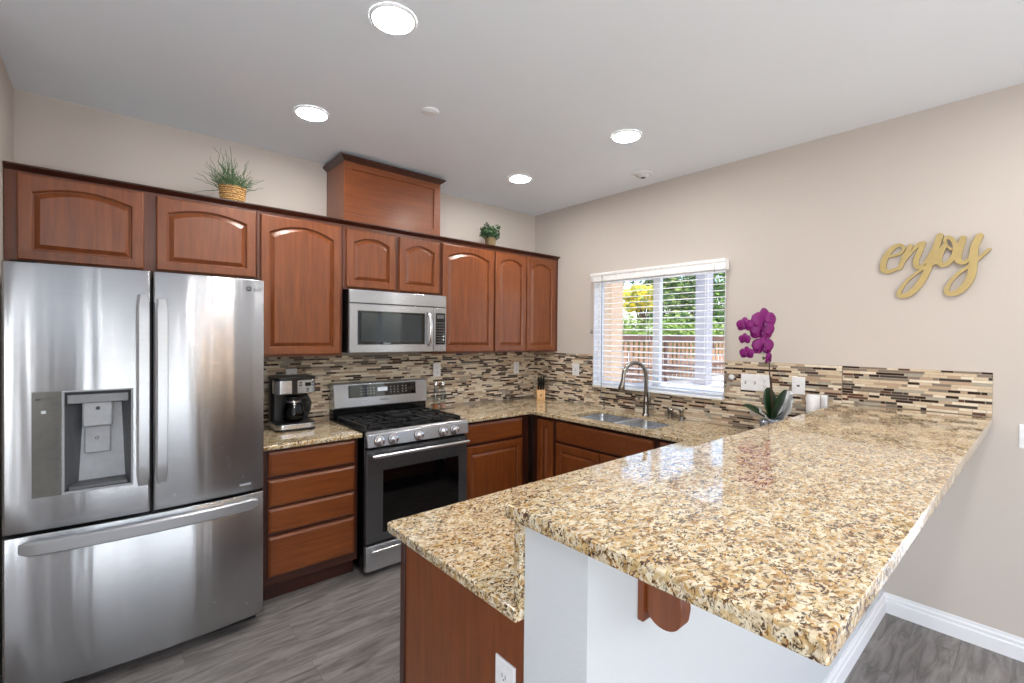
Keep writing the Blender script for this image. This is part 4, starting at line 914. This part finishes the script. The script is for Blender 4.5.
sp = [Vector((ox, oy, z+.11)), Vector((ox, oy, z+.28))-right*.012, Vector((ox, oy, z+.40))-right*.025, Vector((ox, oy, z+.52))-right*.030, Vector((ox, oy, z+.64))-right*.035, Vector((ox, oy, z+.735))-right*.055, Vector((ox, oy, z+.76))-right*.09]
m = MB(); m.tube(sp, [.0045, .004, .004, .0035, .003, .0025, .002], 8); m.tube([Vector((ox, oy, z+.11))+right*.008, Vector((ox, oy, z+.38))-right*.015], .003, 6); obj('stem', m, 'stem_brown', t, smooth=True)
def flower(c, face, size, side=False):
    f_ = Vector(face).normalized(); a_ = f_.cross(Vector((0, 0, 1))).normalized(); b_ = a_.cross(f_).normalized()
    mb = MB()
    def petal(ang, L, W_, nd):
        vs = []; fs = []; e1 = a_*cos(ang)+b_*sin(ang); e2 = -a_*sin(ang)+b_*cos(ang)
        for k in range(7):
            q = k/6; w_ = W_*sin(pi*(q*.90+.05))**.65
            for j in (-1, -.55, 0, .55, 1): vs.append(tuple(Vector(c)+e1*L*q+e2*w_*j+f_*(nd+size*(.10*sin(q*pi)-.05*j*j-.06*q*q+.012*sin(k*2+j*3)))))
        for k in range(6):
            for j in range(4): fs.append((k*5+j, k*5+j+1, (k+1)*5+j+1, (k+1)*5+j))
        mb.add(vs, fs)
    for ang in (90, 215, 325): petal(radians(ang), size*.98, size*.42, 0)
    for ang in (12, 168): petal(radians(ang), size*1.02, size*.58, size*.05)
    o = obj('flower', mb, 'orchid_petal', t, smooth=True); sm = o.modifiers.new('solid', 'SOLIDIFY'); sm.thickness = .0012
    l_ = MB(); cc = Vector(c)+f_*size*.18-b_*size*.12
    l_.rings([[tuple(cc-b_*size*q*.5+f_*size*(.12*sin(pi*q))+a_*ww*size*cos(2*pi*k/10)+f_*ww*size*.6*sin(2*pi*k/10)) for k in range(10)] for q, ww in ((-.2, .05), (0, .14), (.4, .16), (.8, .08), (1, .02))])
    obj('lip', l_, 'orchid_lip', o, smooth=True)
    cm_ = MB(); cc2 = Vector(c)+f_*size*.22+b_*size*.02; cm_.rings([[tuple(cc2+f_*dd+a_*rr*cos(2*pi*k/8)+b_*rr*sin(2*pi*k/8)) for k in range(8)] for dd, rr in ((-.004, .005), (0, .006), (.005, .004))]); obj('column', cm_, 'orchid_centre', o, smooth=True)
FL = [(-0.078, 0.73, 0.081, 0.1), (-0.195, 0.704, 0.049, -0.9), (-0.089, 0.674, 0.074, -0.1), (-0.194, 0.617, 0.037, -1.2), (-0.081, 0.575, 0.068, 0), (-0.18, 0.53, 0.043, -1.0), (-0.043, 0.5, 0.044, 0.8)]
for du, hh, sz, fc_ in FL:
    c = Vector((ox, oy, z+hh))+right*du+toward*.02
    flower(c, toward*1+right*fc_+Vector((0, 0, -.1)), sz)
m = MB()
for du, hh, sz, fc_ in FL:
    c = Vector((ox, oy, z+hh))+right*du+toward*.012; s0 = Vector((ox, oy, z+hh-.01))-right*.033
    m.tube([s0, (s0+c)/2+Vector((0, 0, .006)), c], .0018, 6)
for du, hh in ((-.075, .50), (-.060, .47)):
    c = Vector((ox, oy, z+hh))+right*du+toward*.02; m.lathe(c.x, c.y, [(.002, c.z-.012), (.009, c.z-.004), (.009, c.z+.004), (.002, c.z+.012)], 8)
obj('pedicels', m, 'stem_green', t, smooth=True)

# ------------------------------------------------------------------ basket plant and small potted plant on the cabinets
TOPZ = UZ1+.0275
px_, py_ = -2.755, -.245
t = thing('basket_plant', (px_, py_, TOPZ), 'wispy grass-like greenery in an oval wicker basket on top of the cabinets', 'plant')
z = TOPZ+.0005; m = MB(); R = []
def oval(rx, ry, zz, n=28): return [(px_+rx*cos(2*pi*k/n), py_+ry*sin(2*pi*k/n), z+zz) for k in range(n)]
m.rings([oval(.058, .045, -.0135), oval(.062, .048, .01), oval(.070, .052, .095), oval(.073, .055, .105), oval(.066, .048, .105), oval(.060, .044, .085)], cap=(True, True)); bk_ = obj('basket', m, 'wicker', t, smooth=True)
m = MB()
for zz in (.006, .024, .042, .060, .078, .096):
    P_ = [(px_+(.0605+zz*.10)*cos(2*pi*k/56), py_+(.047+zz*.07)*sin(2*pi*k/56), z+zz+.004*sin(k*pi*.5+zz*300)) for k in range(56)]
    m.tube(P_+[P_[0]], .0045, 6)
obj('weave', m, 'wicker', bk_, smooth=True)
def frond(mb, p, d_, L, rnd, r=.0022, curl=.5, n=9):
    pts = [Vector(p)]; v_ = Vector(d_).normalized(); ph = rnd.random()*6; ax = Vector((rnd.uniform(-1, 1), rnd.uniform(-1, 1), rnd.uniform(-.3, .3))).normalized()
    for k in range(n):
        v_ = (v_ + ax*curl*sin(ph+k*1.5)*.9 + Vector((0, 0, -.035*k/n))).normalized(); pts.append(pts[-1]+v_*L/n)
    for q in pts:
        if q.z < z+.01: q.z = z+.012+rnd.random()*.01
        if q.y > -.012: q.y = -.012-rnd.random()*.01
    mb.tube(pts, [r*(1-.65*k/n) for k in range(n+1)], 4)
    return pts
rnd = random.Random(11); ma, mb_ = MB(), MB()
for k in range(190):
    a_ = rnd.random()*2*pi; el = radians(rnd.uniform(12, 84)); d_ = Vector((cos(a_)*cos(el), sin(a_)*cos(el)*.8, sin(el)))
    L = rnd.uniform(.07, .16) + (.07 if rnd.random() < .2 else 0)
    if d_.x < -.1: L *= 1.25
    p = (px_+rnd.uniform(-.045, .045), py_+rnd.uniform(-.03, .03), z+.085); frond(ma if k % 3 else mb_, p, d_, L, rnd, .0027, .95, 12)
obj('grass_blades', ma, 'grass_green', t); obj('grass_stems', mb_, 'grass_dark', t)
m = MB(); m.rings([oval(.058, .042, .086), oval(.045, .03, .098)]); obj('moss', m, 'grass_dark', t)
rnd = random.Random(9)
qx, qy = -.775, -.240
t = thing('potted_plant', (qx, qy, TOPZ), 'small dark green leafy plant in a tan pot on the corner cabinets', 'plant')
m = MB(); m.lathe(qx, qy, [(.040, z-.0135), (.050, z+.075), (.054, z+.078), (.054, z+.090), (.047, z+.090), (.045, z+.080)], 24); obj('pot', m, 'pot_tan', t, smooth=True)
def leafball(mb1, mb2, c, rx, ry, rz, n, size, rnd, jit=.5):
    for k in range(n):
        u_ = Vector((rnd.gauss(0, 1), rnd.gauss(0, 1), rnd.gauss(0, 1))).normalized(); q = rnd.random()**(.35)
        p = Vector(c)+Vector((u_.x*rx*q, u_.y*ry*q, u_.z*rz*q)); s_ = size*rnd.uniform(.6, 1.3)
        nr = (u_+Vector((rnd.uniform(-1, 1), rnd.uniform(-1, 1), rnd.uniform(-1, 1)))*jit).normalized(); a_ = nr.cross(Vector((rnd.random(), rnd.random(), 1))).normalized(); b_ = nr.cross(a_)
        mm = mb1 if rnd.random() < .6 else mb2
        mm.add([tuple(p-a_*s_), tuple(p-b_*s_*.5+nr*s_*.15), tuple(p+a_*s_), tuple(p+b_*s_*.5+nr*s_*.15)], [(0, 1, 2, 3)])
rnd = random.Random(5); ma, mb_ = MB(), MB()
leafball(ma, mb_, (qx, qy, z+.125),   .098, .08, .062, 460, .015, rnd)
for k in range(12):
    a_ = rnd.random()*6.28; leafball(ma, mb_, (qx+.075*cos(a_), qy+.06*sin(a_), z+.13+rnd.uniform(-.03, .055)), .03, .03, .03, 34, .012, rnd)
obj('leaves', ma, 'leaf_dark', t); obj('pale_leaves', mb_, 'leaf_mid', t)
m = MB()
for k in range(10): a_ = k*.63; m.tube([(qx, qy, z+.075), (qx+.05*cos(a_), qy+.04*sin(a_), z+.14)], .0018, 5)
obj('stems', m, 'stem_green', t)

# ------------------------------------------------------------------ outside the kitchen window
struct('ground_patio', MB().box(T, 40, -14, 26, -.12, -.02), 'concrete')
FY = 5.45
t = thing('wooden_fence', (11.5, FY, -.02), 'brown wooden picket fence with a cap rail beyond the window', 'fence')
for k in range(62):
    xx = 5.0+k*.30+random.uniform(-.012, .012); boxo('picket', (xx, xx+.185+random.uniform(-.015, .015), FY-.001, FY+.02, .03, 1.42), 'fence_wood', t)
    if k < 48: boxo('back_board', (xx+.17, xx+.32, FY+.06, FY+.08, .03, 1.42), 'fence_cap_wood', t)  # darker wood here paints the shade in the recesses between pickets
m = MB(); m.box(5.0, 23.6, FY-.045, FY-.002, .22, .30).box(5.0, 23.6, FY-.045, FY-.002, .44, .52); obj('rail', m, 'fence_cap_wood', t)
boxo('cap_rail', (5.0, 23.6, FY-.08, FY+.06, 1.421, 1.60), 'fence_cap_wood', t)
for k in range(6): boxo('post', (5.7+k*2.9, 5.85+k*2.9, FY-.10, FY-.046, -.02, 1.42), 'fence_cap_wood', t)
# white square patio post and peach stucco column holding up a beam
t = thing('patio_cover', (9, 3.9, -.02), 'patio structure outside with a white square post and a peach stucco column', 'patio cover')
boxo('white_post', (11.6, 12.05, 3.93, 4.33, -.02, 5.2), 'stucco_white', t, bevel=.02); boxo('stucco_column', (5.85, 6.30, 3.42, 3.88, -.02, 5.2), 'stucco_peach', t, bevel=.02)
boxo('beam', (5.6, 12.4, 3.5, 4.3, 5.2, 5.5), 'stucco_white', t)
def tree(x_, y_, cz, r_, rz, m1, m2, seed, lb, n=6500, leafs=.11):
    t = thing('tree', (x_, y_, -.02), lb, 'tree', 'trees behind the fence'); rnd = random.Random(seed)
    m = MB(); m.tube([(x_, y_, -.02), (x_+.05, y_, cz*.55), (x_-.05, y_+.05, cz)], [.16, .12, .06], 9)
    for k in range(7): a_ = k*.9; m.tube([(x_, y_, cz*.5), (x_+r_*.5*cos(a_), y_+r_*.5*sin(a_), cz+.1*(k % 3))], [.05, .02], 6)
    obj('trunk', m, 'bark', t)
    a, b = MB(), MB()
    for k in range(30):
        u_ = Vector((rnd.gauss(0, 1), rnd.gauss(0, 1), rnd.gauss(0, 1))).normalized(); q = rnd.random()**.4
        c = (x_+u_.x*r_*q, y_+u_.y*r_*q, max(.5, cz+u_.z*rz*q)); s_ = r_*rnd.uniform(.25, .42)
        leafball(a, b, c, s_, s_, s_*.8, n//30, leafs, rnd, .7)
    obj('foliage', a, m1, t); obj('second_foliage', b, m2, t)  # two leaf colours per crown, mixed at random
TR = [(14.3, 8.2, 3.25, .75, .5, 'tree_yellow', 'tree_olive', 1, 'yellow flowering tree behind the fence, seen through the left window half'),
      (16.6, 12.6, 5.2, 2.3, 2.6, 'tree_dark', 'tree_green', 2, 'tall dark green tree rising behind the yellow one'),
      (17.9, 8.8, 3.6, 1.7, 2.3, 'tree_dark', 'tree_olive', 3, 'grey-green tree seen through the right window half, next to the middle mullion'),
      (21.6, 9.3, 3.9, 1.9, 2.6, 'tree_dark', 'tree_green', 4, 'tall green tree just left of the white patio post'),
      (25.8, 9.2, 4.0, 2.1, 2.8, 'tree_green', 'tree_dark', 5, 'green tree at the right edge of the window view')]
for a in TR: tree(*a)
t = thing('hedge', (17, 6.9, -.02), 'low bright green hedge showing just above the fence cap', 'hedge'); rnd = random.Random(21); ma, mb_ = MB(), MB()
for k in range(46): leafball(ma, mb_, (8.5+k*.40, 7.0+rnd.uniform(-.15, .15), 1.35+rnd.uniform(-.1, .35)), .45, .35, .85, 190, .09, rnd, .7)
obj('foliage', ma, 'tree_green', t); obj('second_foliage', mb_, 'tree_olive', t)  # second leaf colour scattered at random through the hedge
m = MB()
for k in range(20): m.tube([(8.8+k*.9, 7.0, -.02), (8.9+k*.9, 7.0, 1.4)], [.04, .02], 6)
obj('stems', m, 'bark', t)
# unseen curtains added beside the patio door to streak the refrigerator reflections
for x0, x1, lb in ((-4.85, -4.35, 'long pale curtain added out of view left of the patio door to band the refrigerator reflections'), (-1.55, -1.05, 'long pale curtain added out of view right of the patio door to band the refrigerator reflections')):
    m = MB(); n = 60
    f_ = [(x0+(x1-x0)*k/n, YR+.10+.035*sin(k*.9)+.01*sin(k*2.3)) for k in range(n+1)]
    m.rings([[(a_, b_, z) for a_, b_ in f_]+[(a_, b_+.004, z) for a_, b_ in reversed(f_)] for z in (.02, 2.42)])
    tag(obj('curtain', m, 'cellophane', smooth=True), lb, 'curtain')
m = MB(); m.tube([(-5.0, YR+.10, 2.44), (-.9, YR+.10, 2.44)], .014, 10)
for xx in (-4.95, -.95): m.tube([(xx, YR+.0005, 2.44), (xx, YR+.10, 2.44)], .008, 8)
tag(obj('curtain_rod', m, 'cast_iron', smooth=True), 'black curtain rod above the living room patio door', 'curtain rod')
